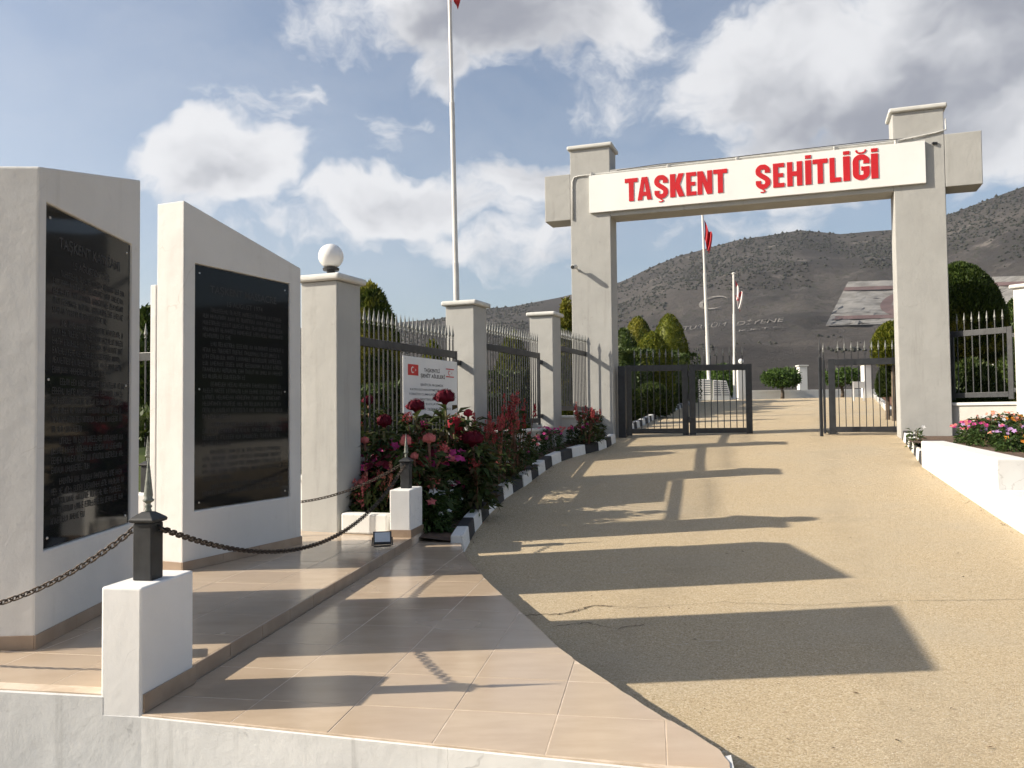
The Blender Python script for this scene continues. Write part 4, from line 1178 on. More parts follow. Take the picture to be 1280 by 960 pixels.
# white planter wall
wa, wb = wallR[0], wallR[1]
ztop0 = pY(1152, 551, wa[1])[2]
kst = pd(1247, 647)[:2]
ztop1 = pY(1247, 573, kst[1])[2]; zlow1 = pY(1247, 612, kst[1])[2]
wn = np.array([-wd_[1], wd_[0]])                       # away from the drive
if wn[0] < 0: wn = -wn
wend_ = wb + wd_*1.5
zlow2 = zlow1 - .08
print('planter', wa, kst, wb, ztop0, ztop1, zlow1)
pl = empty('planter_wall', (wa[0], wa[1], float(dz(*wa))), 'sunlit white planter wall with a step down, right of the driveway', 'wall')
q = [wa, kst, kst + wn*.32, wa + wn*.32]
MB().ext(q[::-1], [float(dz(*p)) - .3 for p in q][::-1], [ztop0, ztop1, ztop1, ztop0][::-1]).build('high_wall', M_wallw, pl, bevel=.02, seg=3)
q = [kst + wd_*.002, wend_, wend_ + wn*.5, kst + wd_*.002 + wn*.5]
MB().ext(q[::-1], [float(dz(*p)) - .3 for p in q][::-1], [zlow1, zlow2, zlow2, zlow1][::-1]).build('low_wall', M_wallw, pl, bevel=.02, seg=3)
# cross wall that closes the planter at the step
q = [kst + wn*.33, kst + wn*2.6, kst + wn*2.6 - wd_*.2, kst + wn*.33 - wd_*.2]
MB().ext(q, -.2, ztop1 - .004).build('end_wall', M_wallw, pl, bevel=.02)
# far end return towards the gate pillar
q = [wa + wn*.33, wa + wn*1.2, wa + wn*1.2 + wd_*.18, wa + wn*.33 + wd_*.18]
# beds
def bedR(X, Y):
    f = np.clip((Y - kst[1])/(wa[1] - kst[1]), 0, 1.3); return ztop1 - .06 + (ztop0 - ztop1)*f
bx = [kst + wn*.3, kst + wn*5, rend + rd*3 - rn*.12, rp0 + rd*.0 - rn*.12, gpt(Q1 - .02, -.02), gpt(Q0 + .1, -.02), wa + wn*.0 - wd_*.75, wa - wd_*.02 + wn*.3]
bs = MB()
bs.add([(p[0], p[1], float(bedR(*p))) for p in bx], [tuple(range(len(bx)))])
bs.build('flower_bed', M_soil, kind='structure', recalc=False)
def bedL(X, Y): return float(dz(X, Y)) + .11
kq = resample(kerbL, .5)
vs = []
for i, q in enumerate(kq):
    t = kq[min(i+1, len(kq)-1)] - kq[max(i-1, 0)]; t /= np.linalg.norm(t); n_ = np.array([-t[1], t[0]])
    tt2 = np.dot(q - C1, FD); ww = fpt(tt2, PK - .10)
    a = q + n_*.15
    if i == 0: ww = np.array([-1.75, 8.80])
    for f_ in np.linspace(0, 1, 5):
        p_ = a + (ww - a)*f_; vs.append((p_[0], p_[1], bedL(*p_) + .05*math.sin(math.pi*f_) + random.uniform(-.01, .01)))
n5 = 5
MB().add(vs, [(i*n5+j, i*n5+j+1, (i+1)*n5+j+1, (i+1)*n5+j) for i in range(len(kq)-1) for j in range(n5-1)]).build('flower_bed', M_soil, kind='structure', smooth=True)

# ------------------------------------------------------------------ flagpoles
def flagpole(base, top, r0, r1, label, flagmat, flen, fdrop, fl_label, dirn=(1, 0), emblem=None, folds=3):
    base, top = np.array(base), np.array(top)
    root = empty('flagpole', tuple(base), label, 'flagpole')
    ps = [base + (top - base)*f_ for f_ in (0, .004, .34, .341, .68, .681, 1)]
    MB().tube(ps, [r0*1.02, r0, r0, r0*.86, r0*.86, r1, r1], 12).build('pole', M_pole, root, smooth=False)
    MB().lathe([(r0*2.4, 0), (r0*2.4, .03), (r0*1.4, .06), (r0*1.05, .20)], c=tuple(base), n=12).build('base_flange', M_pole, root)
    MB().lathe([(r1*.5, -.01), (r1*1.8, .03), (r1*1.8, .06), (r1*.6, .10)], c=tuple(top), n=10).build('truck', M_pole, root, smooth=True)
    d = np.array([dirn[0], dirn[1], 0.]); d /= np.linalg.norm(d); n_ = np.array([-d[1], d[0], 0])
    ft = top - (top - base)/np.linalg.norm(top - base)*.25
    fr = empty('flag', tuple(ft), fl_label, 'flag')
    nu, nv = 26, 18
    vs = []
    for j in range(nv + 1):
        for i in range(nu + 1):
            u, v = i/nu, j/nv
            fold = math.sin(u*math.pi*folds*2 + v*1.2)*.10*flen*u**.5
            hang = .30*flen*(1 - .5*v)                     # limp: fly folds down along the pole
            p_ = ft + d*(r1*1.2 + u*hang + .03*flen*math.sin(v*3)) + n_*(fold) + np.array([0, 0, -v*fdrop - u**.8*flen*.62 + .06*flen*math.sin(u*9)])
            vs.append(p_)
    MB().add(vs, [(j*(nu+1)+i, j*(nu+1)+i+1, (j+1)*(nu+1)+i+1, (j+1)*(nu+1)+i) for j in range(nv) for i in range(nu)]).build('cloth', flagmat, fr, smooth=True, recalc=False)
    return fr
M_fred = surf('flag_red_cloth', (.50, .02, .03), (.40, .018, .025), .8, 3., 200., .1, .001)
def whiteflag():
    m, t, p, out = newmat('flag_white_red_cloth')
    g = wpos(t)
    n = noise(t, g, 2.6, 2)
    t.links.new(mixc(t, smooth(t, n, .57, .60), (.66, .63, .62), (.50, .06, .08)), p.inputs['Base Color']); p.inputs['Roughness'].default_value = .8
    return m
M_fwr = whiteflag()
b0_ = pY(571, 388, 24.); zb_ = float(dz(b0_[0], b0_[1]))
bt = pY(560.8, -58, 24.)
dirl = (b0_ - bt)
bb0 = bt + dirl*((bt[2] - zb_)/(-dirl[2]))
flagpole(bb0, bt, .085, .055, 'tall white flagpole behind the fence with its top out of view', M_fred, 1.1, .75, 'limp red flag at the top edge of the picture', dirn=(1, -.2))
p1 = pd(887, 499.5); t1_ = pY(878, 268, p1[1])
flagpole(p1, t1_, .085, .055, 'taller white flagpole seen under the gate beam', M_fred, 1.25, .9, 'limp red flag on the taller pole under the gate beam', dirn=(1, -.2), folds=2)
p2 = pd(918.5, 499); t2_ = pY(917, 343, p2[1])
flagpole(p2, t2_, .075, .05, 'shorter white flagpole right of the taller one', M_fwr, 1.2, .8, 'limp white and red flag on the shorter pole', dirn=(1, -.2), folds=2)

# ------------------------------------------------------------------ things beyond the gate
def farbox(x0, x1, y0, y1, Y, th, name, label, cat, mat, group=None, cap=False):
    """upright block whose front fills a photo rectangle at depth Y, standing on the ground there"""
    a, b = pY(x0, y1, Y), pY(x1, y1, Y); zt = pY((x0+x1)/2, y0, Y)[2]
    zb = min(float(dz(a[0], a[1])), float(dz(b[0], b[1]))) - .05
    root = empty(name, ((a[0]+b[0])/2, Y + th/2, zb + .05), label, cat, group)
    MB().box(((a[0]+b[0])/2, Y + th/2, (zb + zt)/2), (b[0]-a[0], th, zt - zb)).build('block', mat, root, bevel=.01)
    if cap: MB().box(((a[0]+b[0])/2, Y + th/2, zt + .04), (b[0]-a[0] + .12, th + .12, .07)).build('cap', M_cap, root, bevel=.015)
    return root, a, b, zt, zb
def memo(pts, Y, label, nrows):
    P = [pY(x, y, Y) for x, y in pts]
    zb = float(dz(P[0][0], Y)) - .02
    P[0][2] = P[1][2] = zb
    root = empty('memorial_stone', ((P[0][0]+P[1][0])/2, Y, zb), label, 'memorial stone', 'white inscribed stones on the plaza')
    MB().prism(P, [p_ + np.array([.1, .35, 0]) for p_ in P]).build('stone', M_wallw, root, bevel=.02)
    for k in range(nrows):
        f_ = .9 - .75*k/nrows
        l = P[0] + (P[3] - P[0])*f_; r_ = P[1] + (P[2] - P[1])*f_
        for a_, b_ in ((.08, .48), (.56, .93)):
            x0, x1 = l + (r_ - l)*a_, l + (r_ - l)*b_
            MB().add([x0 + np.array([0, -.006, 0]), x1 + np.array([0, -.006, 0]), x1 + np.array([0, -.006, .035]), x0 + np.array([0, -.006, .035])], [(0, 1, 2, 3)]).build('name_row', M_ink2, root, recalc=False)
memo([(866, 502), (890, 502), (889, 474), (867, 474)], 38.6, 'white inscribed stone left of the taller flagpole foot', 7)
memo([(891, 502), (915, 502), (908, 476), (891, 475)], 38.2, 'white inscribed stone between the two flagpole feet', 7)
farbox(940, 1120, 487, 500, 41., .25, 'boundary_wall', 'long low white wall at the far end of the plaza', 'wall', M_wallw)
farbox(1000, 1010, 458, 500, 44., .42, 'boundary_pillar', 'white pillar beyond the plaza between the two small trees', 'pillar', M_wallw, 'far white pillars', cap=True)
farbox(923, 933, 459, 500, 42., .40, 'boundary_pillar', 'white pillar right of the shorter flagpole with a globe lamp', 'pillar', M_wallw, 'far white pillars', cap=True)
q_ = pY(927.5, 452, 42.)
MB().lathe([(.13*math.sin(a), .13 - .13*math.cos(a)) for a in np.linspace(.2, math.pi - .01, 12)], c=(q_[0], q_[1] + .2, q_[2] - .10), n=14).build('globe_lamp', M_globe, smooth=True, loc=(q_[0], q_[1] + .2, q_[2] - .10), label='tiny white globe lamp on the far pillar by the flagpoles', cat='lamp')
farbox(1081, 1090, 456, 500, 36., .36, 'boundary_pillar', 'white pillar seen through the right gate leaf', 'pillar', M_wallw, 'far white pillars', cap=True)
# small notice on two legs
Yn = 33.
a, b = pY(1066, 477, Yn), pY(1081, 485, Yn)
zb = float(dz(a[0], Yn))
root = empty('ground_sign', ((a[0]+b[0])/2, Yn, zb), 'small blank white sign on two legs seen through the right gate leaf', 'sign')
MB().box(((a[0]+b[0])/2, Yn, (a[2]+b[2])/2), (b[0]-a[0], .03, a[2]-b[2])).build('panel', M_wallw, root)
for x in (a[0] + .04, b[0] - .04):
    MB().box((x, Yn + .03, (zb + b[2])/2), (.05, .05, b[2] - zb)).build('leg', M_wallw, root)
# far pillars and fence at right
farbox(1244, 1258, 377, 520, 27., .40, 'boundary_pillar', 'grey capped pillar behind the big conifer at right', 'pillar', M_pil, 'far white pillars', cap=True)
# soil beds beside the inner drive
def soilbed(pts, label_kind, lift=.06):
    bs = MB().add([(x, y, float(dz(x, y)) + lift) for x, y in pts], [tuple(range(len(pts)))]); bs.build('garden_bed', M_redsoil, kind='structure', recalc=False)
ki = [k + np.array([-.14, .05]) for k in kerbIn]
soilbed(list(ki) + [np.array([ki[-1][0] - 9, ki[-1][1] + 1]), np.array([-3., 30.]), np.array([-3.2, 12.5]), np.array([-1., 13.9]), fpt(10., PW + .05), np.array([2.2, 18.7])], '')
ki = [k + np.array([.14, .0]) for k in kerbInR]
soilbed([ki[0] + np.array([.1, -1.2])] + [np.array([12.5, 17.0]), np.array([18, 22]), np.array([19, 36])] + list(ki[::-1]), '')

# ------------------------------------------------------------------ vegetation
F_thuja = foliage('thuja_green', [(.022, .042, .010), (.045, .075, .014), (.075, .105, .02)], trans=.2)
F_gold = foliage('golden_thuja', [(.05, .08, .010), (.12, .145, .016), (.21, .21, .025)], trans=.25)
F_mix = foliage('gold_tipped_thuja', [(.025, .048, .010), (.055, .085, .014), (.09, .12, .02)], trans=.2, patch=(.22, .21, .03), pscale=2.2)
F_big = foliage('green_thuja_gold_skirt', [(.02, .040, .010), (.04, .068, .013), (.065, .095, .018)], trans=.2, patch=(.20, .19, .03), pscale=3.0, band=(2.9, 3.6))
F_hedge = foliage('hedge_green', [(.02, .038, .010), (.04, .065, .014), (.07, .09, .02)], trans=.2)
F_tree = foliage('tree_green', [(.03, .06, .014), (.06, .11, .022), (.10, .16, .035)], trans=.3)
F_celo = foliage('celosia_leaf', [(.028, .052, .016), (.052, .085, .024), (.085, .105, .032), (.10, .065, .036)], trans=.3)
F_bed = foliage('bedding_leaf', [(.028, .056, .017), (.055, .098, .027), (.085, .13, .036)], trans=.3)
F_bark = surf('bark', (.10, .075, .055), (.15, .115, .085), .9, 9., 60., .8, .01)
F_stem = foliage('stem_green', [(.10, .13, .04), (.14, .10, .05)], trans=.0)
F_stemred = foliage('stem_red', [(.16, .07, .05), (.20, .10, .06)], trans=.0)
def petal(name, cols): return foliage(name, cols, rough=.7, trans=.25)
P_dark = petal('celosia_dark_red', [(.07, .003, .012), (.12, .004, .018), (.16, .007, .022)])
P_red = petal('celosia_red', [(.34, .012, .03), (.45, .03, .05), (.30, .01, .03)])
P_pink = petal('celosia_pink', [(.62, .13, .15), (.72, .24, .22), (.50, .08, .11)])
P_mag = petal('petunia_magenta', [(.42, .03, .17), (.55, .07, .26), (.35, .02, .12)])
P_white = petal('petal_white', [(.78, .78, .76), (.70, .70, .70)])
P_lil = petal('petal_lilac', [(.40, .22, .48), (.52, .36, .58), (.30, .13, .36)])
P_orange = petal('petal_orange', [(.62, .20, .03), (.66, .28, .04)])
P_salm = petal('petal_salmon', [(.60, .22, .16), (.66, .32, .24), (.50, .15, .11)])
P_plume = petal('celosia_plume', [(.42, .06, .07), (.55, .13, .12), (.30, .03, .05)])

def unit(v): return v / (np.linalg.norm(v, axis=-1, keepdims=True) + 1e-9)
def leaves(P, D, Nn, L, Wd, curl=.15):
    """pointed leaves: base, two shoulders, tip; P base points, D growth direction, Nn leaf normal"""
    D = unit(D); S = unit(np.cross(D, Nn)); Nn = np.cross(S, D)
    L = np.broadcast_to(np.asarray(L, float).reshape(-1, 1), (len(P), 1)); Wd = np.broadcast_to(np.asarray(Wd, float).reshape(-1, 1), (len(P), 1))
    v = np.stack([P, P + D*L*.45 + S*Wd*.5 + Nn*L*curl*.4, P + D*L - Nn*L*curl, P + D*L*.45 - S*Wd*.5 + Nn*L*curl*.4], 1)
    f = np.arange(len(P)*4).reshape(-1, 4)
    return v.reshape(-1, 3), f
def rand_dirs(n): return unit(rng.normal(size=(n, 3)))
def merge(*vf):
    V, Fc, o = [], [], 0
    for v, f in vf: V.append(v); Fc.append(f + o); o += len(v)
    return np.concatenate(V), np.concatenate(Fc)

def shaped_shrub(name, c, prof, n, mat, label, cat='shrub', group=None, leaf=.09, lump=.10, trunk=True, corecut=.84, squash=1.0):
    """clipped conifer: profile [(radius, height)...] grown over with small upright sprays"""
    c = np.array(c, float)
    root = empty(name, tuple(c), label, cat, group)
    prof = np.array(prof, float)
    hs = np.concatenate([[0], np.cumsum(np.hypot(np.diff(prof[:, 0]), np.diff(prof[:, 1])))])
    area = np.concatenate([[0], np.cumsum((prof[1:, 0] + prof[:-1, 0])/2*np.diff(hs) + 1e-6)])
    q = np.interp(rng.uniform(0, area[-1], n), area, hs)
    rr = np.interp(q, hs, prof[:, 0]); zz = np.interp(q, hs, prof[:, 1])
    dr = np.interp(q + .02, hs, prof[:, 0]) - np.interp(q - .02, hs, prof[:, 0]); dzz = np.interp(q + .02, hs, prof[:, 1]) - np.interp(q - .02, hs, prof[:, 1])
    th = rng.uniform(0, 2*math.pi, n)
    nr, nz = dzz/np.hypot(dr, dzz).clip(1e-6), -dr/np.hypot(dr, dzz).clip(1e-6)
    s_ = random.uniform(0, 99)
    bump_ = 1 + lump*2*fbm(th*1.9 + s_, zz*2.6 + s_, 3) + lump*.8*fbm(th*6 + s_, zz*8 + s_, 2)
    depth = 1 - np.abs(rng.normal(0, .05, n))
    rad = rr*bump_*depth
    P = np.stack([rad*np.cos(th), rad*np.sin(th)*squash, zz], 1)
    N_ = np.stack([nr*np.cos(th), nr*np.sin(th), nz], 1)
    D = N_*.8 + np.array([0, 0, .75]) + rng.normal(0, .34, (n, 3))
    v, f = leaves(P, D, rand_dirs(n), leaf*rng.uniform(.6, 1.35, n), leaf*.55*rng.uniform(.7, 1.2, n))
    link('foliage', fast_mesh('foliage', v, f), mat, root)
    core = MB().lathe([(max(.004, r_*corecut), z) for r_, z in prof], n=18)
    cv = np.array(core.v); th = np.arctan2(cv[:, 1], cv[:, 0]); k_ = 1 + lump*2*fbm(th*1.9 + s_ + (th < 0)*1.9*2*math.pi*0, cv[:, 2]*2.6 + s_, 3)
    core.v = [tuple(p_) for p_ in np.stack([cv[:, 0]*k_, cv[:, 1]*k_*squash, cv[:, 2]], 1)]
    core.build('inner_growth', mat, root, world=False, smooth=True)
    if trunk:
        MB().tube([(0, 0, -.1), (.02, .01, prof[0, 1] + .2)], [.06, .05], 8).build('trunk', F_bark, root, world=False)
    return root
def dome(r_, h, z0=.15, k=1.0):
    return [(r_*.6, z0), (r_*.94, z0 + h*.12), (r_, z0 + h*.30), (r_*.96, z0 + h*.50), (r_*.83, z0 + h*.68), (r_*.62*k, z0 + h*.83), (r_*.36, z0 + h*.94), (r_*.15, z0 + h*.985), (.02, z0 + h)]
def cone(r_, h, z0=.1):
    return [(r_*.6, z0), (r_, z0 + h*.10), (r_*.95, z0 + h*.3), (r_*.78, z0 + h*.55), (r_*.5, z0 + h*.78), (r_*.22, z0 + h*.93), (.02, z0 + h)]
def ball(r_, z0): return [(r_*math.sin(a) + .01, z0 + r_ - r_*math.cos(a)) for a in np.linspace(.25, math.pi - .02, 9)]
def at(x, Y, lift=.0):
    P = pY(x, 500, Y); return (P[0], P[1], float(dz(P[0], P[1])) + lift)
def hgt(x, y, Y, base): return pY(x, y, Y)[2] - base[2]
def put(x, ytop, Y, wpx, kind, name, label, mat, n=5000, group=None, leaf=.09, lump=.1, lift=0., ybot=None, **kw):
    b = at(x, Y, lift); h = hgt(x, ytop, Y, b); r_ = wpx*Y/F/2
    prof = dome(r_, h - hgt(x, ybot, Y, b), hgt(x, ybot, Y, b)) if ybot else dome(r_, h - .1, .1) if kind == 'dome' else cone(r_, h - .08, .08) if kind == 'cone' else ball(h/2, 0)
    return shaped_shrub(name, b, prof, n, mat, label, 'conifer' if kind != 'ball' else 'shrub', group, leaf, lump, **kw)
# behind the drive-side fence
put(462, 356, 14.5, 84, 'dome', 'clipped_conifer', 'dark pointed conifer behind the fence panel with the notice board', F_mix, 12000, leaf=.09)
put(182, 385, 13.0, 60, 'cone', 'clipped_conifer', 'dark conifer glimpsed in the slot between the memorial slabs', F_thuja, 4000, leaf=.11)
put(642, 418, 21.0, 56, 'cone', 'clipped_conifer', 'yellow-green conifer behind the middle fence panel', F_gold, 6500, leaf=.12)
put(541, 428, 20.0, 46, 'cone', 'clipped_conifer', 'yellow-green conifer showing above the notice board', F_gold, 4500, leaf=.12)
put(709, 374, 22.5, 36, 'cone', 'clipped_conifer', 'slim green conifer between the fence pillar and gate arch', F_mix, 5000, leaf=.12)
# hedge behind the fence
def hedge(p0, p1, w, h, n, label, mat):
    p0, p1 = np.array(p0[:2]), np.array(p1[:2]); d = p1 - p0; L = np.linalg.norm(d); d /= L; nn = np.array([-d[1], d[0]])
    c = (p0 + p1)/2; z0 = float(dz(*c)); root = empty('hedge', (c[0], c[1], z0), label, 'hedge')
    face = rng.integers(0, 4, n); t = rng.uniform(0, L, n); s_ = rng.uniform(-1, 1, n); hz = rng.uniform(.05, 1, n)
    k = np.where(face == 0, -1., np.where(face == 1, 1., s_)); zz = np.where(face > 1, 1., hz)
    lm = 1 + .35*fbm(t*1.7, zz*3 + k, 3)
    ang = k*w/2*lm
    P = np.stack([p0[0] + d[0]*t + nn[0]*ang, p0[1] + d[1]*t + nn[1]*ang, np.array([float(z) for z in dz(p0[0] + d[0]*t, p0[1] + d[1]*t)]) + zz*h*(1 + .12*fbm(t*2.1, k, 3))], 1)
    D = np.stack([nn[0]*k*.5, nn[1]*k*.5, np.full(n, .7)], 1) + rng.normal(0, .5, (n, 3))
    v, f = leaves(P, D, rand_dirs(n), .10*rng.uniform(.6, 1.4, n), .055)
    link('foliage', fast_mesh('foliage', v - np.array([c[0], c[1], z0]), f), mat, root)
    q = [p0 - nn*w*.40, p1 - nn*w*.40, p1 + nn*w*.40, p0 + nn*w*.40]
    MB().ext(q, [float(dz(*x)) - .05 for x in q], [float(dz(*x)) + h*.72 for x in q]).build('inner_growth', mat, root)
hedge(fpt(-.5, PW + 2.0), fpt(9.6, PW + 1.5), .9, 1.42, 16000, 'clipped hedge running behind the drive-side fence panels', F_hedge)
hedge((10.6, 15.6), (15.5, 9.5), 1.4, 2.6, 9000, 'tall dark hedge beyond the right edge, mirrored in the black plaque', F_thuja)
# cloud-clipped group left of the inner drive
put(799, 397, 30., 50, 'dome', 'topiary_shrub', 'left peaked green topiary behind the left gate leaf', F_mix, 9000, leaf=.085, lump=.07, group='topiary mounds left of the inner drive')
put(838, 393, 34.5, 50, 'dome', 'topiary_shrub', 'right peaked yellow-green topiary behind the left gate leaf', F_gold, 9500, leaf=.085, lump=.07, group='topiary mounds left of the inner drive')
put(816, 416, 28.6, 54, 'dome', 'topiary_shrub', 'broad low topiary mound in front of the two peaked ones', F_gold, 9000, leaf=.085, lump=.07, group='topiary mounds left of the inner drive')
put(781, 411, 26.5, 44, 'dome', 'topiary_shrub', 'dark topiary half hidden by the left gate pillar', F_thuja, 4000, leaf=.085, lump=.07, group='topiary mounds left of the inner drive')
hedge(at(774, 25.5), at(862, 36.5), 1.0, 2.05, 9000, 'flat-topped hedge below the topiary behind the left gate leaf', F_thuja)
put(815, 481, 25.0, 54, 'dome', 'low_shrub', 'low dark shrub behind the bars of the left gate leaf', F_hedge, 5000, leaf=.10, lump=.2)
put(783, 487, 22.5, 36, 'dome', 'low_shrub', 'low dark shrub beside the left gate post', F_hedge, 3000, leaf=.10, lump=.2)
put(843, 480, 32., 26, 'dome', 'low_shrub', 'small dark shrub at the end of the left inner bed', F_hedge, 3000, leaf=.10, lump=.2)
put(905, 458, 47., 60, 'dome', 'far_shrub', 'rounded green shrub behind the flagpole feet', F_tree, 3000, leaf=.2)
put(872, 462, 48., 46, 'dome', 'far_shrub', 'rounded green shrub left of the flagpole feet', F_tree, 2500, leaf=.2)
# right side
put(1117, 404, 21., 46, 'dome', 'clipped_conifer', 'golden conifer peeping out left of the right gate pillar', F_gold, 7500, leaf=.08, ybot=456)
put(1109, 458, 21.5, 24, 'dome', 'low_shrub', 'small round green shrub behind the right gate leaf', F_hedge, 4000, leaf=.07, ybot=496)
put(1203, 331, 18.3, 104, 'dome', 'clipped_conifer', 'big dense green conifer behind the fence right of the arch', F_big, 30000, leaf=.085, lump=.07, ybot=455)
put(1215, 452, 17.0, 78, 'dome', 'low_shrub', 'dark shrub under the big conifer behind the right fence', F_hedge, 5000, leaf=.10, lump=.2)
put(1275, 375, 27., 60, 'dome', 'clipped_conifer', 'dark conifer at the right edge behind the far pillar', F_thuja, 5000, leaf=.13)

def small_tree(x, ytop, ybot, Y, wpx, label, n=4200):
    b = at(x, Y); H = hgt(x, ytop, Y, b); cr = wpx*Y/F/2
    root = empty('small_tree', b, label, 'tree', 'small round-crowned trees on the plaza')
    zc = H*.66
    tr = MB(); tr.tube([(0, 0, -.05), (.03, 0, H*.18), (-.02, .02, H*.36)], [.10, .075, .065], 8)
    tips = []
    for k in range(9):
        a = k*2*math.pi/9 + rng.uniform(-.3, .3); q = np.array([math.cos(a)*cr*rng.uniform(.45, .75), math.sin(a)*cr*rng.uniform(.45, .75), H*rng.uniform(.55, .85)])
        m_ = np.array([q[0]*.45, q[1]*.45, H*.48]); tr.tube([(-.02, .02, H*.34), m_, q], [.045, .03, .012], 6); tips.append(q); tips.append(m_*.4 + q*.6)
    tr.build('trunk', F_bark, root, world=False, smooth=True)
    cl = np.array(tips + [np.array([rng.uniform(-.6, .6)*cr, rng.uniform(-.6, .6)*cr, H*rng.uniform(.55, .88)]) for _ in range(22)])
    ci = rng.integers(0, len(cl), n)
    off = rand_dirs(n)*(rng.uniform(0, 1, (n, 1))**.4)*np.array([cr*.34, cr*.34, H*.15])
    P = cl[ci] + off
    D = unit(off)*.8 + rng.normal(0, .5, (n, 3)) + np.array([0, 0, -.1])
    v, f = leaves(P, D, rand_dirs(n), .17*rng.uniform(.6, 1.3, n), .075)
    link('crown', fast_mesh('crown', v, f), F_tree, root)
small_tree(978, 461, 500, 40., 52, 'small round-crowned tree in the gate opening beyond the plaza')
small_tree(1053, 459, 498, 38.5, 46, 'small round-crowned tree seen through the right gate leaf')

# ------------------------------------------------------------------ flowers
def herb_leaves(n, h, spread, L, Wd, zmin=.05):
    a = rng.uniform(0, 2*math.pi, n); q = rng.uniform(0, 1, n)
    z = zmin + (h - zmin)*q; rad = spread*(.25 + .75*np.sqrt(rng.uniform(0, 1, n)))*(1 - .45*q)
    P = np.stack([rad*np.cos(a)*.7, rad*np.sin(a)*.7, z], 1)
    D = np.stack([np.cos(a), np.sin(a), rng.normal(.1, .45, n)], 1) + rng.normal(0, .25, (n, 3))
    return leaves(P, D, np.array([0, 0, 1.]) + rng.normal(0, .35, (n, 3)), L*rng.uniform(.6, 1.3, n), Wd*rng.uniform(.7, 1.2, n), .22)
def crest(w, h):
    """cockscomb head: a broad ruffled cushion, wider than its neck, with a curled-under rim"""
    nu, nv = 40, 12
    s_ = random.uniform(0, 9); vs = []
    prof = [(.10, .0), (.16, .10), (.24, .20), (.40, .27), (.52, .30), (.585, .36), (.60, .46), (.585, .60), (.53, .75), (.43, .86), (.30, .90), (.16, .92), (.01, .90)]
    for j, (r_, z) in enumerate(prof):
        k = max(0, min(1, (z - .2)/.25))
        for i in range(nu):
            t = 2*math.pi*i/nu
            fold = 1 + k*(.15*math.sin(5*t + s_) + .13*math.sin(11*t + 2*s_ + z*4) + .10*math.sin(17*t + s_*3 + z*9))
            vs.append((r_*fold*math.cos(t)*w*.84, r_*fold*math.sin(t)*w*.58, h*(z + k*.10*math.sin(7*t + s_ + r_*9) + k*.07*math.sin(13*t + 2*s_ + r_*15) - .10*k*(1 - z)*math.cos(2*t))))
    m = len(prof)
    fs = [(j*nu + i, j*nu + (i+1) % nu, (j+1)*nu + (i+1) % nu, (j+1)*nu + i) for j in range(m-1) for i in range(nu)]
    return vs, fs
def fuzz(vs, k, size, mat, root, name):
    """tiny bead-like florets that break up a head's surface"""
    V = np.array(vs); idx = rng.integers(0, len(V), k); P = V[idx] + rng.normal(0, size*.5, (k, 3))
    v, f = leaves(P, rand_dirs(k) + np.array([0, 0, .5]), rand_dirs(k), size*rng.uniform(.8, 1.6, k), size*.8)
    link(name, fast_mesh(name, v, f), mat, root)
def cockscomb(xh, yh, Y, wpx, hpx, mat, label, extra=3, leafn=150, spread=.26):
    top = pY(xh, yh - hpx/2, Y); b = np.array([top[0] + rng.uniform(-.05, .05), Y + rng.uniform(-.05, .05), 0]); b[2] = bedL(b[0], b[1])
    H = top[2] - b[2]; w, h = wpx*Y/F*.93, hpx*Y/F*.97
    root = empty('cockscomb_plant', tuple(b), label, 'flower', 'cockscomb flowers in the left bed')
    q = top - b; zs = H - h
    st = MB().tube([(0, 0, -.02), (q[0]*.3 + .02, q[1]*.3, zs*.5), (q[0], q[1], zs + h*.12)], [.016, .013, .016], 7)
    st.build('stem', F_stem if rng.random() < .6 else F_stemred, root, world=False, smooth=True)
    cv, cf = crest(w*.92, h*.95)
    a = rng.uniform(-.5, .5); ca, sa = math.cos(a), math.sin(a)
    cv = [(q[0] + x*ca - y*sa, q[1] + x*sa + y*ca, zs + z) for x, y, z in cv]
    MB().add(cv, cf).build('flower_head', mat, root, world=False, smooth=True)
    up_ = [p_ for p_ in cv if p_[2] > zs + h*.35]
    fuzz(up_, 900, w*.045, mat, root, 'florets')
    v, f = herb_leaves(leafn, zs*.97, spread, .16, .06)
    for k in range(extra):          # side shoots with small heads
        a = rng.uniform(0, 6.28); zz = zs*rng.uniform(.6, .95); e = np.array([math.cos(a)*.16, math.sin(a)*.16, zz])
        MB().tube([(q[0]*.4, q[1]*.4, zz*.6), e], [.007, .005], 5).build('side_stem', F_stemred, root, world=False)
        n_ = 60; P = e + rng.normal(0, .03, (n_, 3)) + np.array([0, 0, .03]); v2, f2 = leaves(P, rand_dirs(n_) + np.array([0, 0, .8]), rand_dirs(n_), .035, .02)
        link('side_flower', fast_mesh('side_flower', v2, f2), mat if rng.random() < .6 else P_plume, root, kind='stuff')
    link('leaves', fast_mesh('leaves', v, f), F_celo, root)
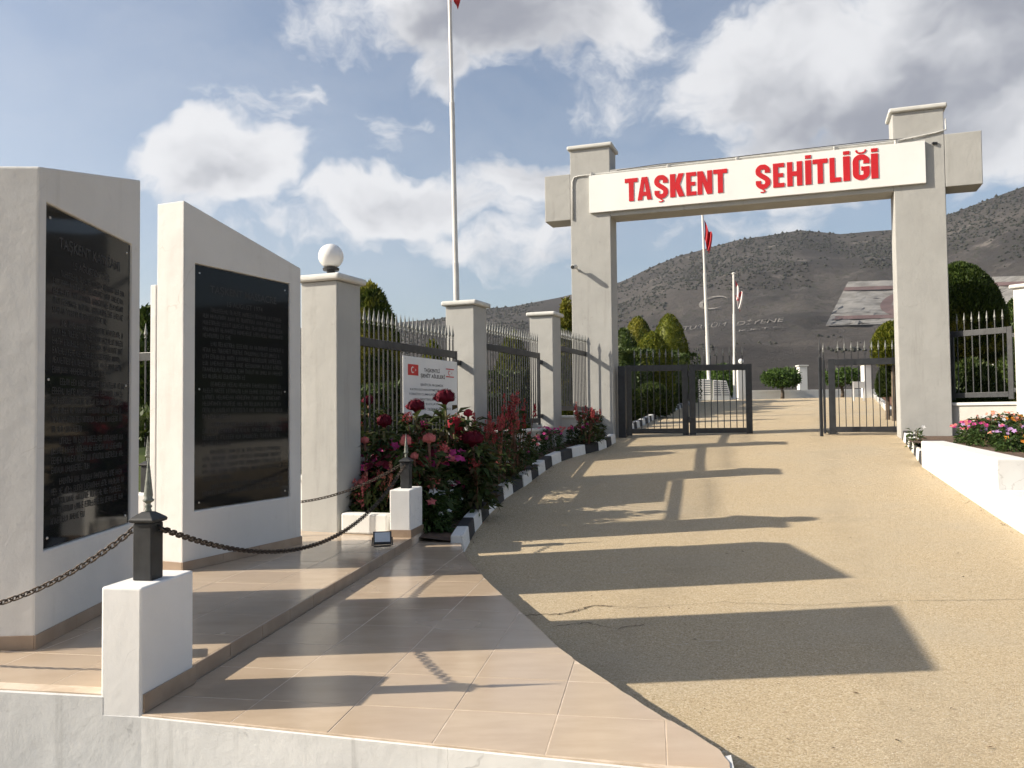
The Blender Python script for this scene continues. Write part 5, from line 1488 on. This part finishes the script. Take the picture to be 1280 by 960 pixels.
heads = [(520, 508, 9.7, 24, 17, P_dark, 'dark red cockscomb standing before the lower left of the notice board'),
         (556, 497, 9.9, 27, 20, P_dark, 'tallest dark red cockscomb standing before the notice board'),
         (461, 501, 10.0, 17, 13, P_dark, 'dark red cockscomb before the fence bars beside the lamp pillar'),
         (480, 527, 9.6, 20, 18, P_dark, 'broad maroon cockscomb low left of the notice board'),
         (585, 517, 10.6, 12, 11, P_red, 'small bright red cockscomb right of the notice board'),
         (567, 533, 10.0, 24, 22, P_red, 'bright red cockscomb under the lower right corner of the notice board'),
         (590, 549, 9.9, 30, 20, P_dark, 'widest dark red cockscomb leaning towards the driveway'),
         (507, 552, 9.1, 15, 17, P_pink, 'pink cockscomb just above the far bollard'),
         (536, 549, 9.2, 17, 14, P_pink, 'salmon pink cockscomb right of the far bollard'),
         (518, 571, 9.0, 10, 11, P_pink, 'little pink cockscomb beside the far bollard cap'),
         (529, 532, 9.8, 16, 13, P_mag, 'purple-red cockscomb below the notice board'),
         (456, 551, 9.3, 11, 10, P_pink, 'small pink cockscomb at the foot of the lamp pillar'),
         (453, 606, 9.0, 15, 16, P_pink, 'faded pink cockscomb beside the white edging block')]
for i, (x, y, Y, w, h, m_, l_) in enumerate(heads):
    cockscomb(x, y, Y, w, h, m_, l_, extra=3, leafn=340 if i < 8 else 200, spread=.30)
def plume_plant(x, ytop, Y, n, spread, mat, label, fol=F_celo, leafn=260, group='plumed flowers in the left bed', bedf=None, plen=.20):
    P0 = pY(x, ytop, Y); b = np.array([P0[0], Y, (bedf or bedL)(P0[0], Y)]); H = P0[2] - b[2]
    root = empty('plume_plant', tuple(b), label, 'flower', group)
    st = MB(); V, Fc = [], []
    for k in range(max(4, int(n*.7))):
        a = rng.uniform(0, 6.28); r_ = spread*math.sqrt(rng.uniform(0, 1)); tp = np.array([math.cos(a)*r_, math.sin(a)*r_, H*rng.uniform(.72, 1.0)])
        st.tube([(tp[0]*.2, tp[1]*.2, .0), (tp[0]*.7, tp[1]*.7, tp[2]*.6), tp], [.008, .007, .004], 5)
        m_ = 46; zq = rng.uniform(0, 1, m_); ln = plen*rng.uniform(.7, 1.2)
        P = tp + np.stack([rng.normal(0, .012, m_)*(1.4 - zq), rng.normal(0, .012, m_)*(1.4 - zq), -ln + zq*ln*1.15], 1)
        v, f = leaves(P, rand_dirs(m_)*.7 + np.array([0, 0, 1.]), rand_dirs(m_), .045*(1.3 - .6*zq), .016)
        link('plume', fast_mesh('plume', v, f), mat, root)
    st.build('stems', F_stemred, root, world=False)
    v, f = herb_leaves(leafn, H*.78, spread*1.25, .13, .045); link('leaves', fast_mesh('leaves', v, f), fol, root)
for x, y, Y, n, s_, m_, l_ in [(604, 519, 10.9, 16, .26, P_plume, 'spiky red plumes left of the middle fence panel'), (622, 518, 11.6, 18, .28, P_plume, 'spiky red plumes at the foot of the pillar with the flagpole behind'),
                               (640, 492, 12.2, 16, .26, P_plume, 'tall red branching plumes before the middle fence panel'), (650, 505, 12.5, 12, .24, P_red, 'bright red plumes at the right end of the middle fence panel'),
                               (733, 502, 15.4, 16, .26, P_plume, 'pink red plumes below the short fence panel beside the arch'), (742, 510, 15.8, 12, .24, P_pink, 'pale pink plumes at the foot of the left gate pillar'),
                               (473, 575, 9.05, 12, .22, P_salm, 'faded salmon plumes behind the chain by the lamp pillar'), (462, 590, 8.95, 10, .16, P_pink, 'faded pink plumes over the white edging block')]:
    plume_plant(x, y, Y, n, s_, m_, l_)
def bedding(x, Y, h, spread, nfl, mats, label, group, fl=.035, bedf=None, leafn=320, name='bedding_plant', k=0., leafL=.07):
    P0 = pY(x, 500, Y)
    if bedf is None:
        kx = np.interp(P0[1], kerbL[:, 1], kerbL[:, 0]); P0[0] = min(P0[0], kx - .22 - spread*.75)
    b = np.array([P0[0], P0[1], (bedf or bedL)(P0[0], P0[1])])
    root = empty(name, tuple(b), label, 'flower', group)
    v, f = herb_leaves(leafn, h, spread*1.25, leafL, leafL*.45, .0); link('leaves', fast_mesh('leaves', v, f), F_bed, root)
    nst = 7
    st = MB()
    for q in range(nst):
        a = rng.uniform(0, 6.28); r_ = spread*rng.uniform(.2, .8); st.tube([(0, 0, -.02), (r_*math.cos(a)*.6, r_*math.sin(a)*.6, h*.6), (r_*math.cos(a), r_*math.sin(a), h*.95)], [.006, .005, .003], 5)
    st.build('stems', F_stem, root, world=False)
    for mi, mat in enumerate(mats):
        V = []
        for q in range(max(1, nfl//len(mats))):
            a = rng.uniform(0, 6.28); r_ = spread*math.sqrt(rng.uniform(0, 1)); c = np.array([math.cos(a)*r_, math.sin(a)*r_, h*rng.uniform(.75, 1.15)])
            nrm_ = unit(np.array([math.cos(a)*.3 - .1, math.sin(a)*.3 - .6, .8]) + rng.normal(0, .25, 3)); e1 = unit(np.cross(nrm_, (0.3, 0.2, 1.))); e2 = np.cross(nrm_, e1)
            t = np.arange(5)*2*math.pi/5 + rng.uniform(0, 1); D = e1[None]*np.cos(t)[:, None] + e2[None]*np.sin(t)[:, None] + nrm_*.25
            V.append(leaves(np.repeat(c[None], 5, 0), D, np.repeat(nrm_[None], 5, 0), fl*rng.uniform(.8, 1.3), fl*.95, .1))
        v, f = merge(*V); link('flowers', fast_mesh('flowers', v, f), mat, root, kind='stuff')
gl_ = 'low bedding flowers in the left bed'
for x, Y, h, s_, n, ms, l_ in [(566, 9.55, .34, .26, 14, [P_white], 'white bedding flowers nearest the first kerb stones'), (585, 9.8, .36, .26, 16, [P_white, P_mag], 'white and magenta bedding flowers above the second black kerb stone'),
                               (604, 10.1, .38, .28, 18, [P_mag, P_white], 'magenta bedding flowers at the kerb bend'), (616, 10.9, .42, .28, 16, [P_mag], 'dark pink bedding flowers behind the kerb bend'),
                               (600, 9.6, .26, .2, 10, [P_white], 'small white bedding flowers touching the kerb bend'), (634, 11.6, .34, .28, 18, [P_mag, P_pink], 'mixed pink bedding flowers halfway along the kerb'),
                               (652, 12.3, .34, .28, 18, [P_mag, P_white], 'pink and white bedding flowers below the middle dwarf wall'), (672, 13.0, .34, .28, 20, [P_mag, P_white], 'white dotted bedding flowers right of the middle dwarf wall'),
                               (688, 13.7, .36, .30, 22, [P_white, P_pink], 'pale bedding flowers before the pillar next to the arch'), (704, 14.3, .36, .30, 24, [P_mag, P_pink], 'rosy bedding flowers below the short fence panel'),
                               (722, 14.9, .38, .28, 24, [P_mag, P_pink], 'deep pink bedding flowers near the left gate pillar'), (740, 15.5, .36, .24, 20, [P_mag, P_pink], 'bedding flowers at the end of the bed by the left gate pillar'),
                               (549, 8.95, .24, .18, 5, [P_white, P_dark], 'dark leafy bedding plant behind the first white kerb stone'), (540, 9.2, .45, .26, 4, [P_dark], 'leafy dark plant right of the far bollard'),
                               (560, 9.9, .62, .30, 4, [P_red], 'tall leafy plant below the widest cockscomb'), (578, 10.3, .60, .3, 8, [P_dark, P_mag], 'tall leafy plant with dark flowers behind the white bedding')]:
    bedding(x, Y, h, s_, n, ms, l_, gl_, leafn=420)
for x, Y, h, s_, n, ms, l_ in [(478, 9.25, .72, .28, 26, [P_mag, P_dark], 'bushy magenta flowering plant between lamp pillar and far bollard'), (497, 9.7, .78, .30, 26, [P_mag, P_red], 'bushy plant with wine red blooms left of the notice board foot'),
                               (527, 9.55, .70, .30, 28, [P_mag, P_dark], 'bushy plant with dark magenta blooms behind the far bollard'), (548, 9.75, .72, .30, 28, [P_mag, P_pink], 'bushy plant with rose blooms under the notice board'),
                               (574, 10.2, .74, .30, 26, [P_dark, P_mag], 'bushy plant with wine blooms right of the notice board foot'), (596, 10.6, .66, .30, 26, [P_mag, P_pink], 'bushy rose flowered plant left of the red plumes'),
                               (632, 11.9, .62, .30, 24, [P_mag, P_red], 'bushy plant with crimson blooms under the tall plumes'), (532, 9.0, .40, .24, 12, [P_pink, P_white], 'low leafy plant beside the far pedestal')]:
    bedding(x, Y, h, s_, n, ms, l_, gl_, leafn=620, leafL=.10, fl=.055)
# right bed
gr_ = 'flowers in the right planter'
def bR(X, Y): return float(bedR(X, Y)) - .01
for x, Y, h, s_, n, ms, l_ in [(1212, 12.6, .30, .26, 40, [P_mag, P_pink], 'magenta flowers at the left end of the right planter'), (1228, 12.0, .30, .26, 26, [P_lil, P_mag], 'lilac flowers left of centre in the right planter'),
                               (1240, 12.9, .40, .28, 26, [P_white, P_salm], 'white flowers in the middle of the right planter'), (1256, 11.6, .28, .26, 30, [P_lil, P_salm], 'purple flowers right of centre in the right planter'),
                               (1268, 12.4, .34, .28, 24, [P_salm, P_lil], 'salmon flowers near the right edge of the planter'), (1264, 10.9, .18, .22, 8, [P_orange], 'orange flowers low at the planter rim'),
                               (1280, 11.4, .28, .28, 24, [P_lil, P_mag], 'lilac flowers cut by the right edge of the picture'), (1250, 13.6, .42, .28, 22, [P_orange, P_salm], 'orange flowers at the back of the right planter'),
                               (1276, 13.4, .42, .28, 26, [P_orange, P_salm], 'orange red flowers at the back right of the planter'), (1318, 12.2, .34, .28, 26, [P_mag, P_salm], 'rose and salmon flowers beyond the right edge of the picture'), (1355, 13.0, .36, .3, 26, [P_lil, P_orange], 'lilac and orange flowers beyond the right edge of the picture'), (1222, 13.4, .36, .26, 20, [P_salm, P_orange], 'salmon flowers by the right gate pillar')]:
    bedding(x, Y, h, s_, int(n*.62), ms, l_, gr_, bedf=bR, leafn=480, fl=.033)
for x, y, Y, l_ in [(1232, 521, 13.2, 'tall reddish seed spikes in the right planter'), (1262, 519, 13.7, 'tall seed spikes at the back of the right planter'), (1287, 516, 13.5, 'tall plant spikes at the right edge of the planter')]:
    plume_plant(x, y, Y, 9, .2, P_salm, l_, F_bed, 160, gr_, bR, .14)
bedding(1143, 13.6, .30, .16, 2, [P_white], 'little green plant at the foot of the right gate pillar', gr_, bedf=lambda X, Y: float(dz(X, Y)) + .1, leafn=120, name='green_plant')

# bits of leaf litter on the concrete
M_litter = foliage('dry_leaf', [(.10, .06, .03), (.17, .11, .06), (.06, .04, .025)], trans=.0)
n = 46
pts = [pd(rng.uniform(620, 1270), rng.uniform(560, 950)) for _ in range(n)]
kq2 = resample(kerbL, .09)
for q in kq2[::1]: pts.append(np.array([q[0] + abs(rng.normal(.03, .05)), q[1], 0.])); pts[-1][2] = float(dz(pts[-1][0], pts[-1][1]))
for k in range(60):
    q = wallR[0] + (wallR[1] - wallR[0])*rng.uniform(0, 1) - np.array([abs(rng.normal(.02, .06)) + .02, 0]); pts.append(np.array([q[0], q[1], float(dz(*q))]))
n = len(pts)
P = np.array(pts) + np.array([0, 0, .006]); v, f = leaves(P, np.stack([rng.normal(size=n), rng.normal(size=n), rng.uniform(0, .25, n)], 1), np.array([0, 0, 1.]) + rng.normal(0, .2, (n, 3)), rng.uniform(.015, .035, n), .014)
link('leaf_litter', fast_mesh('leaf_litter', v, f), M_litter, label='scattered dry leaf scraps on the driveway', cat='litter', kind='stuff')
# ------------------------------------------------------------------ render settings of the scene
sc.cycles.use_adaptive_sampling = True
sc.cycles.adaptive_threshold = .03
sc.cycles.max_bounces = 6
sc.cycles.diffuse_bounces = 3
sc.cycles.glossy_bounces = 3
sc.cycles.transmission_bounces = 3
world.cycles.sampling_method = 'MANUAL'
world.cycles.sample_map_resolution = 256
# ------------------------------------------------------------------ haze over the plain and mountain
hm = bpy.data.materials.new('haze_air'); hm.use_nodes = True
ht = hm.node_tree; ht.nodes.clear()
hv = nd(ht, 'ShaderNodeVolumePrincipled', {'Color': (.82, .88, 1., 1), 'Density': .00007, 'Anisotropy': .25})
nd(ht, 'ShaderNodeOutputMaterial', {1: hv.outputs[0]})
MB().box((0, 0, 400), (6400, 6400, 806)).build('haze', hm, label='thin pale air between the camera and the mountain', cat='haze', kind='stuff')
